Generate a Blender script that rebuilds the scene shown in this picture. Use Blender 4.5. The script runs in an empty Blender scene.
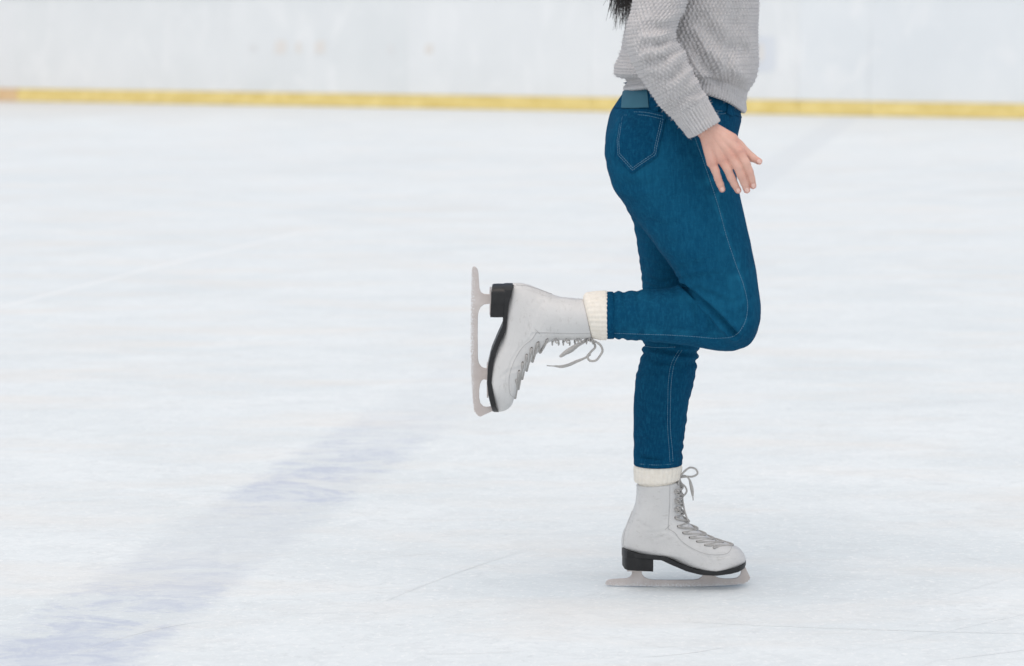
import bpy, bmesh, math, random
import numpy as np
from mathutils import Vector, noise
from mathutils.bvhtree import BVHTree
random.seed(7); rng = np.random.default_rng(7)
sc = bpy.context.scene
COL = sc.collection

# ------------------------------------------------------------------ camera
W, H = 1024, 666
LENS = 85.0
F = LENS / 36.0 * W
CAM_H, HOR = 1.15, 9.0
PITCH = math.atan((H / 2 - HOR) / F)
cp, sp = math.cos(PITCH), math.sin(PITCH)
CAM = np.array([0.0, -4.672, CAM_H])
cam_d = bpy.data.cameras.new('camera'); cam = bpy.data.objects.new('camera', cam_d); COL.objects.link(cam)
cam.location = CAM; cam.rotation_euler = (math.pi / 2 - PITCH, 0, 0)
cam_d.lens = LENS; cam_d.sensor_width = 36; cam_d.clip_end = 600; cam_d.clip_start = 0.1
cam_d.dof.use_dof = True; cam_d.dof.focus_distance = 4.80; cam_d.dof.aperture_fstop = 4.0
sc.camera = cam
sc.cycles.use_adaptive_sampling = False

def ray(px, py):
    r, u = (px - W / 2) / F, -(py - H / 2) / F
    d = np.array([r, cp + u * sp, -sp + u * cp])
    return d / np.linalg.norm(d)
def P(px, py, Y=0.0):
    """real position, on the upright plane y = Y, of a measured point"""
    d = ray(px, py); return CAM + d * ((Y - CAM[1]) / d[1])
def G(px, py, z=0.0):
    d = ray(px, py); return CAM + d * ((z - CAM[2]) / d[2])

# ------------------------------------------------------------------ mesh helpers
class MB:
    def __init__(s): s.v = []; s.f = []; s.m = []; s.n = 0
    def add(s, v, f, mat=0):
        v = np.asarray(v, float).reshape(-1, 3)
        s.v.append(v); o = s.n
        s.f += [tuple(i + o for i in q) for q in f]; s.m += [mat] * len(f); s.n += len(v); return s
    def arr(s): return np.concatenate(s.v) if s.v else np.zeros((0, 3))

def mk_mesh(name, v, f, mats, mi=None, smooth=True):
    me = bpy.data.meshes.new(name)
    me.from_pydata([tuple(x) for x in np.asarray(v)], [], f)
    for m in mats: me.materials.append(m)
    if mi is not None: me.polygons.foreach_set('material_index', np.array(mi, np.int32))
    me.polygons.foreach_set('use_smooth', np.full(len(me.polygons), smooth))
    me.update(); return me

def mk_obj(name, mb, mats, parent=None, off=(0, 0, 0), smooth=True):
    if not isinstance(mats, (list, tuple)): mats = [mats]
    me = mk_mesh(name, mb.arr() - np.array(off), mb.f, mats, mb.m, smooth)
    o = bpy.data.objects.new(name, me); COL.objects.link(o)
    if parent: o.parent = parent
    return o

def fix_normals(me):
    bm = bmesh.new(); bm.from_mesh(me); bmesh.ops.recalc_face_normals(bm, faces=bm.faces); bm.to_mesh(me); bm.free()

def spline(K, m):
    """cubic through the rows of K, m samples; returns samples"""
    K = np.asarray(K, float); n = len(K)
    if n == 2:
        t = np.linspace(0, 1, m)[:, None]; return K[0] * (1 - t) + K[1] * t
    d = np.linalg.norm(np.diff(K[:, :3], axis=0), axis=1) + 1e-5
    t = np.concatenate([[0], np.cumsum(d)])
    T = np.zeros_like(K)
    for i in range(n):
        if i == 0: T[i] = (K[1] - K[0]) / d[0]
        elif i == n - 1: T[i] = (K[-1] - K[-2]) / d[-1]
        else:
            s0, s1 = (K[i] - K[i-1]) / d[i-1], (K[i+1] - K[i]) / d[i]
            T[i] = (s0 * d[i] + s1 * d[i-1]) / (d[i] + d[i-1])
    q = np.linspace(0, t[-1], m)
    j = np.clip(np.searchsorted(t, q, side='right') - 1, 0, n - 2)
    h = d[j][:, None]; x = ((q - t[j]) / d[j])[:, None]
    h00 = 2*x**3 - 3*x**2 + 1; h10 = x**3 - 2*x**2 + x; h01 = -2*x**3 + 3*x**2; h11 = x**3 - x**2
    return h00 * K[j] + h10 * h * T[j] + h01 * K[j+1] + h11 * h * T[j+1]

def sec(A, B, Y, hY, raise_=0.0, dY=0.0):
    """cross-section of a limb or garment: front point A, back point B, half width hY across"""
    a, b = P(*A, Y), P(*B, Y)
    return np.concatenate([(a + b) / 2, (a - b) / 2, [hY, raise_, dY]])

def loft(secs, m, n, ex=2.0, cap=True):
    """returns verts (m*n (+2)), faces, and the ring grid"""
    S = spline(secs, m); ph = np.arange(n) / n * 2 * math.pi
    c, s = np.cos(ph), np.sin(ph)
    ce = np.sign(c) * np.abs(c) ** (2 / ex); se = np.sign(s) * np.abs(s) ** (2 / ex)
    C, A, hY, R, dY = S[:, 0:3], S[:, 3:6], S[:, 6], S[:, 7], S[:, 8]
    G_ = C[:, None, :] + A[:, None, :] * ce[None, :, None]
    G_[:, :, 1] += hY[:, None] * se[None, :] + dY[:, None] * c[None, :]
    G_[:, :, 2] += R[:, None] * (s ** 2)[None, :]
    v = G_.reshape(-1, 3)
    f = [(i*n + j, i*n + (j+1) % n, (i+1)*n + (j+1) % n, (i+1)*n + j) for i in range(m-1) for j in range(n)]
    if cap:
        v = np.vstack([v, G_[0].mean(0), G_[-1].mean(0)]); k = m * n
        f += [(k, (j+1) % n, j) for j in range(n)] + [(k+1, (m-1)*n + j, (m-1)*n + (j+1) % n) for j in range(n)]
    return v, f, G_

def tube(pts, rad, n=8, m=None, ends='round', flat=1.0, flatdir=None):
    """tapered tube through pts with radii; rounded ends"""
    pts = np.asarray(pts, float); rad = np.broadcast_to(np.asarray(rad, float), (len(pts),))
    K = np.column_stack([pts, rad])
    if m: K = spline(K, m)
    p, r = K[:, :3], K[:, 3]
    tg = np.gradient(p, axis=0); tg /= np.linalg.norm(tg, axis=1)[:, None] + 1e-12
    if ends == 'round':
        e = [(.0, 1.0), (.38, .92), (.70, .71), (.92, .38)]
        pre = [(p[0] - tg[0] * r[0] * k, r[0] * q, tg[0]) for k, q in e[:0:-1]]
        post = [(p[-1] + tg[-1] * r[-1] * k, r[-1] * q, tg[-1]) for k, q in e[1:]]
        p = np.vstack([[x[0] for x in pre], p, [x[0] for x in post]])
        r = np.concatenate([[x[1] for x in pre], r, [x[1] for x in post]])
        tg = np.vstack([[x[2] for x in pre], tg, [x[2] for x in post]])
    u = np.cross(tg[0], flatdir if flatdir is not None else ([0, 1, 0.01] if abs(tg[0][1]) < .9 else [1, 0, 0])); u /= np.linalg.norm(u)
    vs = []; ph = np.arange(n) / n * 2 * math.pi
    for i in range(len(p)):
        if flatdir is not None: u2 = np.cross(tg[i], flatdir); u = u2 / (np.linalg.norm(u2) + 1e-9)
        else: u = u - tg[i] * (u @ tg[i]); u /= np.linalg.norm(u) + 1e-12
        w = np.cross(tg[i], u)
        vs.append(p[i] + r[i] * (np.cos(ph)[:, None] * u + flat * np.sin(ph)[:, None] * w))
    m_ = len(p); v = np.vstack(vs)
    f = [(i*n + j, i*n + (j+1) % n, (i+1)*n + (j+1) % n, (i+1)*n + j) for i in range(m_-1) for j in range(n)]
    f += [tuple(range(n))[::-1], tuple((m_-1)*n + j for j in range(n))]
    return v, f

def ellipsoid(c, r, n=24, m=14):
    th = np.linspace(0.001, math.pi - .001, m); ph = np.arange(n) / n * 2 * math.pi
    v = np.array([[c[0] + r[0]*math.sin(t)*math.cos(p), c[1] + r[1]*math.sin(t)*math.sin(p), c[2] + r[2]*math.cos(t)] for t in th for p in ph])
    f = [(i*n + j, (i+1)*n + j, (i+1)*n + (j+1) % n, i*n + (j+1) % n) for i in range(m-1) for j in range(n)]
    f += [tuple(range(n)), tuple((m-1)*n + j for j in range(n))[::-1]]
    return v, f

def box(c, s):
    x, y, z = np.array(s) / 2
    v = np.array([[a*x, b*y, d*z] for a in (-1, 1) for b in (-1, 1) for d in (-1, 1)]) + np.array(c)
    return v, [(0, 1, 3, 2), (4, 6, 7, 5), (0, 4, 5, 1), (2, 3, 7, 6), (0, 2, 6, 4), (1, 5, 7, 3)]

def remesh(mb, voxel, it=4, fac=.5):
    """one continuous skin round everything in mb -> verts, faces"""
    me = mk_mesh('tmp', mb.arr(), mb.f, [])
    fix_normals(me)
    o = bpy.data.objects.new('tmp', me); COL.objects.link(o)
    md = o.modifiers.new('r', 'REMESH'); md.mode = 'VOXEL'; md.voxel_size = voxel; md.adaptivity = 0
    if it:
        sm = o.modifiers.new('s', 'SMOOTH'); sm.factor = fac; sm.iterations = it
    dg = bpy.context.evaluated_depsgraph_get(); ev = o.evaluated_get(dg); m2 = ev.to_mesh()
    v = np.empty(len(m2.vertices) * 3); m2.vertices.foreach_get('co', v); v = v.reshape(-1, 3)
    nn = np.empty(len(m2.vertices) * 3); m2.vertex_normals.foreach_get('vector', nn); nn = nn.reshape(-1, 3)
    f = [tuple(p.vertices) for p in m2.polygons]
    ev.to_mesh_clear(); bpy.data.objects.remove(o); bpy.data.meshes.remove(me)
    return v, f, nn

def bvh_of(v, f): return BVHTree.FromPolygons([tuple(x) for x in v], f)
def N3(p, s, o=(0, 0, 0)): return noise.noise(Vector((p[0]*s + o[0], p[1]*s + o[1], p[2]*s + o[2])))
def nz(v, sx, sy=None, sz=None, o=0.0):
    sy = sx if sy is None else sy; sz = sx if sz is None else sz
    return np.array([noise.noise(Vector((a*sx + o, b*sy + o*1.7, c*sz - o))) for a, b, c in v])
def polydist(xz, poly):
    d = np.full(len(xz), 1e9)
    for a, b in zip(poly[:-1], poly[1:]):
        ab = b - a; t = np.clip(((xz - a) @ ab) / (ab @ ab), 0, 1)
        d = np.minimum(d, np.linalg.norm(xz - (a + t[:, None] * ab), axis=1))
    return d

# ------------------------------------------------------------------ materials
def nodes(name):
    m = bpy.data.materials.new(name); m.use_nodes = True; nt = m.node_tree
    return m, nt, nt.nodes['Principled BSDF']
def N(nt, t, **kw):
    n = nt.nodes.new(t)
    for k, v in kw.items():
        if k in n.inputs.keys() if isinstance(k, str) else False: n.inputs[k].default_value = v
        else: setattr(n, k, v)
    return n
def tex_noise(nt, scale, detail=4, rough=.55, vec=(1, 1, 1), co='Object', dist=0):
    tc = nt.nodes.new('ShaderNodeTexCoord'); mp = nt.nodes.new('ShaderNodeMapping'); mp.inputs['Scale'].default_value = vec
    t = nt.nodes.new('ShaderNodeTexNoise'); t.inputs['Scale'].default_value = scale; t.inputs['Detail'].default_value = detail
    t.inputs['Roughness'].default_value = rough; t.inputs['Distortion'].default_value = dist
    nt.links.new(tc.outputs[co], mp.inputs[0]); nt.links.new(mp.outputs[0], t.inputs['Vector']); return t.outputs['Fac']
def ramp(nt, fac, stops):
    r = nt.nodes.new('ShaderNodeValToRGB'); e = r.color_ramp.elements
    while len(e) < len(stops): e.new(.5)
    for q, (p, c) in zip(e, stops): q.position = p; q.color = (*c, 1) if len(c) == 3 else c
    nt.links.new(fac, r.inputs[0]); return r.outputs[0]
def g(v): return (v, v, v)
def mix(nt, fac, a, b, mode='MIX'):
    m = nt.nodes.new('ShaderNodeMix'); m.data_type = 'RGBA'; m.blend_type = mode
    for idx, x in ((0, fac), (6, a), (7, b)):
        if isinstance(x, (int, float)): m.inputs[idx].default_value = x
        elif isinstance(x, tuple): m.inputs[idx].default_value = (*x, 1)
        else: nt.links.new(x, m.inputs[idx])
    return m.outputs[2]
def math_(nt, op, a, b=None, c=None):
    m = nt.nodes.new('ShaderNodeMath'); m.operation = op
    for i, x in enumerate((a, b, c)):
        if x is None: continue
        if isinstance(x, (int, float)): m.inputs[i].default_value = x
        else: nt.links.new(x, m.inputs[i])
    return m.outputs[0]
def bump(nt, b, h, strength, dist):
    n = nt.nodes.new('ShaderNodeBump'); n.inputs['Strength'].default_value = strength; n.inputs['Distance'].default_value = dist
    nt.links.new(h, n.inputs['Height']); nt.links.new(n.outputs[0], b.inputs['Normal'])

def simple(name, c1, c2, scale, rough, bs=0, bd=.001, bscale=None, spec=.3, metal=0, vec=(1, 1, 1), sheen=0):
    m, nt, b = nodes(name)
    f = tex_noise(nt, scale, 5, .6, vec)
    nt.links.new(ramp(nt, f, [(.3, c1), (.7, c2)]), b.inputs['Base Color'])
    b.inputs['Roughness'].default_value = rough; b.inputs['Specular IOR Level'].default_value = spec; b.inputs['Metallic'].default_value = metal
    if sheen: b.inputs['Sheen Weight'].default_value = sheen
    if bs: bump(nt, b, tex_noise(nt, bscale or scale * 4, 4, .6, vec), bs, bd)
    return m

# denim: fine twill fleck, gentle worn areas
def denim():
    m, nt, b = nodes('denim')
    big = tex_noise(nt, 7, 3, .5, (1, 1, .6))
    fib = tex_noise(nt, 260, 3, .7, (1, 1, .28))
    fib2 = tex_noise(nt, 420, 2, .7, (.3, .3, 1))
    base = ramp(nt, big, [(.25, (.0012, .036, .088)), (.75, (.0026, .063, .138))])
    c = mix(nt, ramp(nt, fib, [(.45, g(0)), (.72, g(.45))]), base, (.013, .13, .235))
    c = mix(nt, ramp(nt, fib2, [(.5, g(0)), (.75, g(.5))]), c, (.0015, .024, .062))
    att = nt.nodes.new('ShaderNodeAttribute'); att.attribute_name = 'wear'
    c = mix(nt, math_(nt, 'MULTIPLY', att.outputs['Fac'], 1.0), c, (.011, .125, .225))
    nt.links.new(c, b.inputs['Base Color']); b.inputs['Roughness'].default_value = .85; b.inputs['Specular IOR Level'].default_value = .05
    b.inputs['Sheen Weight'].default_value = .0; b.inputs['Sheen Roughness'].default_value = .6; b.inputs['Sheen Tint'].default_value = (.3, .6, 1, 1)
    h = math_(nt, 'ADD', fib, math_(nt, 'MULTIPLY', tex_noise(nt, 60, 4, .6), 1.2))
    bump(nt, b, h, .5, .0018)
    return m
M_denim = denim()
M_denim_edge = simple('denim_edge', (.006, .05, .12), (.012, .085, .18), 200, .9, .4, .001, 400, .1)
M_stitch = simple('denim_thread', (.09, .22, .33), (.18, .33, .45), 120, .8, 0, spec=.2)
M_patch = simple('waist_patch_leather', (.030, .115, .165), (.036, .128, .18), 30, .6, .1, .0005, 300, .25)

def wool():
    m, nt, b = nodes('grey_wool')
    f = tex_noise(nt, 90, 4, .7); f2 = tex_noise(nt, 900, 2, .7)
    c = ramp(nt, f, [(.3, (.485, .468, .465)), (.7, (.58, .562, .558))])
    c = mix(nt, ramp(nt, f2, [(.4, g(0)), (.7, g(.6))]), c, (.66, .64, .645))
    nt.links.new(c, b.inputs['Base Color']); b.inputs['Roughness'].default_value = .95; b.inputs['Specular IOR Level'].default_value = .1
    b.inputs['Sheen Weight'].default_value = .15; b.inputs['Sheen Roughness'].default_value = .5
    bump(nt, b, f2, .7, .0012); return m
M_wool = wool()
M_sock = simple('cream_rib_knit', (.76, .70, .61), (.84, .79, .71), 120, .95, .5, .001, 700, .1, sheen=.1)

def leather():
    m, nt, b = nodes('white_skate_leather')
    f = tex_noise(nt, 14, 6, .65); s = tex_noise(nt, 70, 5, .75, (1, 1, 2.2), dist=.6); cr = tex_noise(nt, 300, 3, .6)
    c = ramp(nt, f, [(.25, (.555, .548, .538)), (.7, (.63, .622, .61))])
    c = mix(nt, ramp(nt, s, [(.56, g(0)), (.68, g(.6))]), c, (.43, .415, .395))
    c = mix(nt, ramp(nt, tex_noise(nt, 240, 5, .8, (1, 1, 3), dist=.8), [(.62, g(0)), (.70, g(.5))]), c, (.42, .41, .40))
    nt.links.new(c, b.inputs['Base Color'])
    nt.links.new(ramp(nt, s, [(.4, g(.38)), (.7, g(.62))]), b.inputs['Roughness']); b.inputs['Specular IOR Level'].default_value = .4
    bump(nt, b, math_(nt, 'ADD', cr, math_(nt, 'MULTIPLY', f, 3.0)), .35, .0012); return m
M_leather = leather()
M_seam = simple('grey_seam_thread', (.34, .335, .33), (.46, .45, .44), 80, .8, 0, spec=.2)  # plain grey thread along the boot seams
M_sole = simple('black_sole', (.007, .007, .008), (.016, .016, .017), 60, .45, .3, .0008, 300, .4)
M_lace = simple('grey_lace', (.34, .325, .31), (.50, .485, .465), 500, .9, .6, .0006, 1500, .15)
M_hook = simple('hook_metal', (.42, .40, .38), (.6, .58, .56), 50, .35, 0, metal=.8, spec=.5)
M_eyelet = simple('eyelet_dark', (.06, .055, .05), (.14, .13, .12), 80, .5, 0, spec=.4)
def steel():
    m, nt, b = nodes('worn_blade_steel')
    f = tex_noise(nt, 25, 5, .65); s = tex_noise(nt, 420, 5, .75)
    c = ramp(nt, f, [(.3, (.50, .445, .42)), (.7, (.60, .55, .525))])
    # frost clinging near the running edge
    tc = nt.nodes.new('ShaderNodeTexCoord'); sx = nt.nodes.new('ShaderNodeSeparateXYZ'); nt.links.new(tc.outputs['Object'], sx.inputs[0])
    edge = math_(nt, 'SMOOTH_MIN', math_(nt, 'MAXIMUM', math_(nt, 'SUBTRACT', 1.0, math_(nt, 'DIVIDE', sx.outputs['Z'], .012)), 0.0), 1.0, .1)
    fr = math_(nt, 'GREATER_THAN', math_(nt, 'ADD', s, math_(nt, 'MULTIPLY', edge, .19)), .655)
    c = mix(nt, fr, c, (.78, .79, .80))
    nt.links.new(c, b.inputs['Base Color']); b.inputs['Metallic'].default_value = .25
    b.inputs['Roughness'].default_value = .5; b.inputs['Specular IOR Level'].default_value = .4
    bump(nt, b, s, .3, .0008); return m
M_steel = steel()

def skin():
    m, nt, b = nodes('skin')
    f = tex_noise(nt, 45, 4, .6); fine = tex_noise(nt, 420, 3, .6)
    c = ramp(nt, f, [(.3, (.645, .375, .295)), (.7, (.70, .43, .345))])
    a = nt.nodes.new('ShaderNodeAttribute'); a.attribute_name = 'flush'
    c = mix(nt, math_(nt, 'MULTIPLY', a.outputs['Fac'], .85), c, (.55, .20, .15))
    nt.links.new(c, b.inputs['Base Color']); b.inputs['Roughness'].default_value = .5; b.inputs['Specular IOR Level'].default_value = .35
    b.inputs['Subsurface Weight'].default_value = .12; b.inputs['Subsurface Radius'].default_value = (1, .35, .2); b.inputs['Subsurface Scale'].default_value = .004
    bump(nt, b, fine, .25, .0006); return m
M_skin = skin()
M_nail = simple('fingernail', (.74, .48, .41), (.78, .53, .46), 60, .3, 0, spec=.5)
def hairm():
    m, nt, b = nodes('dark_hair')
    nt.links.new(ramp(nt, tex_noise(nt, 60, 3), [(.3, (.010, .007, .006)), (.7, (.035, .024, .02))]), b.inputs['Base Color'])
    b.inputs['Roughness'].default_value = .4; b.inputs['Specular IOR Level'].default_value = .5; return m
M_hair = hairm()

# ------------------------------------------------------------------ setting: ice
def lin2(px1, px2): 
    a, b = G(*px1)[:2], G(*px2)[:2]; d = (b - a) / np.linalg.norm(b - a); return a, b, d
wa, wb, wd = lin2((0, 101), (1024, 119))          # foot of the boards
wn = np.array([-wd[1], wd[0]])                    # pointing away from the camera
if wn[1] < 0: wn = -wn
def ice_mat():
    m, nt, b = nodes('rink_ice')
    big = tex_noise(nt, .55, 4, .55, (.8, 1.1, 1)); mid = tex_noise(nt, 1.7, 7, .64, (.9, 1.5, 1), dist=.9)
    fine = tex_noise(nt, 10, 9, .74, (1, 1.7, 1), dist=1.0); grain = tex_noise(nt, 70, 6, .75, (1, 1.1, 1), dist=.6)
    c = ramp(nt, big, [(.3, (.640, .690, .708)), (.7, (.705, .748, .762))])
    c = mix(nt, ramp(nt, mid, [(.40, g(0)), (.68, g(.8))]), c, (.755, .792, .802))
    c = mix(nt, ramp(nt, fine, [(.47, g(0)), (.66, g(.62))]), c, (.615, .652, .667))
    c = mix(nt, ramp(nt, grain, [(.54, g(0)), (.64, g(.7))]), c, (.83, .85, .85))
    c = mix(nt, ramp(nt, tex_noise(nt, 34, 7, .75, (1, 1.2, 1), dist=1.2), [(.55, g(0)), (.66, g(.5))]), c, (.57, .605, .62))
    # faint warm stains rubbed in by skaters
    c = mix(nt, ramp(nt, tex_noise(nt, 1.3, 5, .6, (.8, 2.6, 1), dist=.2), [(.48, g(0)), (.70, g(.42))]), c, (.72, .685, .64))
    # dirty ice along the boards, its colour darkened to offset light bounced off them
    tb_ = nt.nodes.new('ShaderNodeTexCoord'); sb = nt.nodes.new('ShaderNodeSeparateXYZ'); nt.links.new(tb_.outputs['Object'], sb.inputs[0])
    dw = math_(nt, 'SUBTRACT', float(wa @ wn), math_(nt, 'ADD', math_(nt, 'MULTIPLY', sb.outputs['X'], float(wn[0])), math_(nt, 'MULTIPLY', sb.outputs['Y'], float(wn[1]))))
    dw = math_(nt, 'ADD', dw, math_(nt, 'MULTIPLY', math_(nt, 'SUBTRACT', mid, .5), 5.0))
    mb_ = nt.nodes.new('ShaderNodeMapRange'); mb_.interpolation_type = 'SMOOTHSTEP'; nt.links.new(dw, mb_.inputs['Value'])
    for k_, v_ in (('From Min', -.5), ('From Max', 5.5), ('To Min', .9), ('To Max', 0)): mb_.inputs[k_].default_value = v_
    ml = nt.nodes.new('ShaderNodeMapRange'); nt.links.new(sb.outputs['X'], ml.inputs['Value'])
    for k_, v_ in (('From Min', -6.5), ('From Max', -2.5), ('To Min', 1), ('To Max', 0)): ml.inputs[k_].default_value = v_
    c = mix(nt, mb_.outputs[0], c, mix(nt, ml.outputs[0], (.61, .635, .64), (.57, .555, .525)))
    # old painted line, worn to patches
    tc = nt.nodes.new('ShaderNodeTexCoord'); sx = nt.nodes.new('ShaderNodeSeparateXYZ'); nt.links.new(tc.outputs['Object'], sx.inputs[0])
    a, e, d = lin2((218, 546), (820, 136)); n = np.array([-d[1], d[0]])
    across = math_(nt, 'ADD', math_(nt, 'ADD', math_(nt, 'MULTIPLY', sx.outputs['X'], float(n[0])), math_(nt, 'MULTIPLY', sx.outputs['Y'], float(n[1]))), float(-(a @ n)))
    along = math_(nt, 'ADD', math_(nt, 'ADD', math_(nt, 'MULTIPLY', sx.outputs['X'], float(d[0])), math_(nt, 'MULTIPLY', sx.outputs['Y'], float(d[1]))), float(-(a @ d)))
    wob = math_(nt, 'MULTIPLY', math_(nt, 'SUBTRACT', tex_noise(nt, 6, 5, .7, (1, 2.5, 1)), .5), .16)
    ad = math_(nt, 'ABSOLUTE', math_(nt, 'ADD', across, wob))
    mr = nt.nodes.new('ShaderNodeMapRange'); mr.interpolation_type = 'SMOOTHSTEP'
    nt.links.new(ad, mr.inputs['Value']); mr.inputs['From Min'].default_value = .105; mr.inputs['From Max'].default_value = .185; mr.inputs['To Min'].default_value = 1; mr.inputs['To Max'].default_value = 0
    line = mr.outputs[0]
    def tpos(px, py): return float((G(px, py)[:2] - a) @ d)
    T0, T1 = tpos(20, 690), tpos(905, 62)
    def st(px, py): return (tpos(px, py) - T0) / (T1 - T0)
    mt = nt.nodes.new('ShaderNodeMapRange'); nt.links.new(along, mt.inputs['Value']); mt.inputs['From Min'].default_value = T0; mt.inputs['From Max'].default_value = T1
    # keep-of-paint along the line (grey under-paint / lavender pigment)
    near = tpos(420, 410); 
    mn = nt.nodes.new('ShaderNodeMapRange'); nt.links.new(along, mn.inputs['Value']); mn.inputs['From Min'].default_value = T0; mn.inputs['From Max'].default_value = near
    def sn(px, py): return (tpos(px, py) - T0) / (near - T0)
    pig = ramp(nt, mn.outputs[0], [(.0, g(.85)), (sn(110, 620), g(.8)), (sn(165, 582), g(.45)), (sn(215, 548), g(.12)), (sn(255, 520), g(.15)), (sn(290, 497), g(.75)), (sn(330, 470), g(.75)), (sn(375, 440), g(.4)), (1.0, g(.05))])
    patch = ramp(nt, tex_noise(nt, 4.2, 8, .72, (.9, 1.5, 1), dist=.8), [(.46, g(0)), (.54, g(1))])
    greyk = ramp(nt, mt.outputs[0], [(0, g(.7)), (st(330, 470), g(.75)), (st(395, 428), g(.35)), (st(600, 285), g(.10)), (st(740, 190), g(.35)), (st(830, 130), g(.6)), (1, g(.5))])
    gfac = math_(nt, 'MULTIPLY', math_(nt, 'MULTIPLY', line, greyk), math_(nt, 'MULTIPLY', math_(nt, 'ADD', math_(nt, 'MULTIPLY', mid, .9), .12), ramp(nt, tex_noise(nt, 5.5, 9, .78, (1, 1.4, 1), dist=1.2), [(.40, g(.62)), (.60, g(1.0))])))
    c = mix(nt, gfac, c, (.545, .58, .61))
    pfac = math_(nt, 'MULTIPLY', math_(nt, 'MULTIPLY', line, pig), math_(nt, 'MULTIPLY', math_(nt, 'MULTIPLY', patch, .78), ramp(nt, fine, [(.42, g(.35)), (.56, g(1))])))
    c = mix(nt, pfac, c, (.445, .495, .61))
    nt.links.new(c, b.inputs['Base Color'])
    nt.links.new(ramp(nt, fine, [(.35, g(.42)), (.65, g(.62))]), b.inputs['Roughness'])
    b.inputs['IOR'].default_value = 1.31; b.inputs['Specular IOR Level'].default_value = .02
    h = math_(nt, 'ADD', math_(nt, 'MULTIPLY', fine, 1.0), math_(nt, 'MULTIPLY', grain, .5))
    bump(nt, b, h, .35, .004); return m
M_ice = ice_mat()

def wall_pt(s, out, z): q = wa + wd * s - wn * out; return np.array([q[0], q[1], z])

mb = MB(); L = 70
mb.add([wall_pt(-L, -0.10, 0), wall_pt(L + 12, -0.10, 0), wall_pt(L + 12, 60, 0), wall_pt(-L, 60, 0)], [(0, 1, 2, 3)])
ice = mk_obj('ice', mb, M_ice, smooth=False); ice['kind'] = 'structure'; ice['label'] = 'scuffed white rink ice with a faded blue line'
if ice.data.polygons[0].normal.z < 0: ice.data.flip_normals()
mb = MB(); mb.add([(-400, -400, -.06), (400, -400, -.06), (400, 400, -.06), (-400, 400, -.06)], [(0, 1, 2, 3)])
gr = mk_obj('ground', mb, simple('snowy_ground', (.5, .52, .54), (.7, .72, .74), .6, .9, .4, .05, 4), smooth=False); gr['kind'] = 'structure'

# skate cuts in the ice: thin curved grooves and ridges of ice dust
mb = MB(); mb2 = MB()
for k in range(150):
    y0 = -4.672 + 3.6 * (14.0 ** rng.random()); x0 = rng.uniform(-.26, .26) * (y0 + 4.672) 
    R = rng.uniform(.5, 6) if rng.random() < .7 else rng.uniform(.2, .6)
    a0 = rng.uniform(0, 6.28) if R < 1 else (rng.choice([1.57, -1.57]) + rng.normal(0, .5)); ln = rng.uniform(.25, 1.6) if R > .6 else rng.uniform(.2, .5)
    n = 22; t = a0 + np.linspace(0, ln / R, n); cx, cy = x0 - R*math.cos(a0), y0 - R*math.sin(a0)
    w = rng.uniform(.0003, .0009) * np.sin(np.linspace(.08, math.pi - .08, n)) * (1 + .12 * (y0 + 4.6))
    c, s = np.cos(t), np.sin(t)
    v = np.vstack([np.column_stack([cx + (R-w)*c, cy + (R-w)*s, np.full(n, .0003)]), np.column_stack([cx + (R+w)*c, cy + (R+w)*s, np.full(n, .0003)])])
    v[:, 2] += k * 2e-6
    (mb if rng.random() < .93 else mb2).add(v, [(i, i+1, n+i+1, n+i) for i in range(n-1)])
ta, tb = G(-40, 318), G(300, 233)
n = 30; tt = np.linspace(0, 1, n); bow_ = .10 * np.sin(tt * 3.1); pa = ta[None, :] * (1 - tt[:, None]) + tb[None, :] * tt[:, None]; pa[:, 1] += bow_
for o_ in (0, .05):
    v = np.vstack([pa + [0, o_ - .03 * (1 - o_ * 10), .0003], pa + [0, o_ + .03 * (1 - o_ * 10), .0003]]); mb.add(v, [(i, i+1, n+i+1, n+i) for i in range(n-1)])
nm = len(mb.f); allm = MB(); allm.add(mb.arr(), mb.f, 0); allm.add(mb2.arr(), mb2.f, 1)
marks = mk_obj('skate_mark', allm, [simple('ice_dust', (.765, .79, .80), (.82, .84, .845), 20, .9, spec=.02), simple('cut_ice', (.67, .71, .725), (.73, .765, .78), 20, .8, spec=.05)], smooth=False)
bm = bmesh.new(); bm.from_mesh(marks.data); bm.normal_update()
bmesh.ops.reverse_faces(bm, faces=[f for f in bm.faces if f.normal.z < 0]); bm.to_mesh(marks.data); bm.free()
marks['kind'] = 'stuff'; marks['label'] = 'fine curved skate cuts over the white ice'

# ------------------------------------------------------------------ setting: boards
def board_mat(name, c1, c2, seed):
    m, nt, b = nodes(name)
    f = tex_noise(nt, .9 + seed * .13, 4, .6, (1, 1, .7)); s = tex_noise(nt, 2.6, 5, .6, (1, 1, .45), dist=.8)
    c = ramp(nt, f, [(.3, c1), (.7, c2)])
    c = mix(nt, ramp(nt, s, [(.53, g(0)), (.66, g(.6))]), c, (.84, .85, .855))
    # scuffs and puck marks
    c = mix(nt, ramp(nt, tex_noise(nt, 7, 6, .7, (1, 1, 1.6)), [(.66, g(0)), (.76, g(.35))]), c, (.52, .52, .52))
    nt.links.new(c, b.inputs['Base Color'])
    b.inputs['Roughness'].default_value = .35; b.inputs['Specular IOR Level'].default_value = .4
    bump(nt, b, tex_noise(nt, 1.5, 3), .3, .02); return m
M_board = [board_mat('board_plastic_%d' % i, a, b_, i) for i, (a, b_) in enumerate([((.72, .745, .752), (.79, .808, .815)), ((.75, .77, .777), (.80, .815, .822)), ((.735, .765, .785), (.79, .815, .83))])]
M_kick = simple('yellow_kick_plate', (.72, .55, .18), (.88, .72, .31), 5, .5, .2, .004, 20, .3, vec=(1, 1, 2))
M_rail = simple('grey_rail', (.42, .45, .48), (.52, .55, .58), 5, .4)
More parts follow.
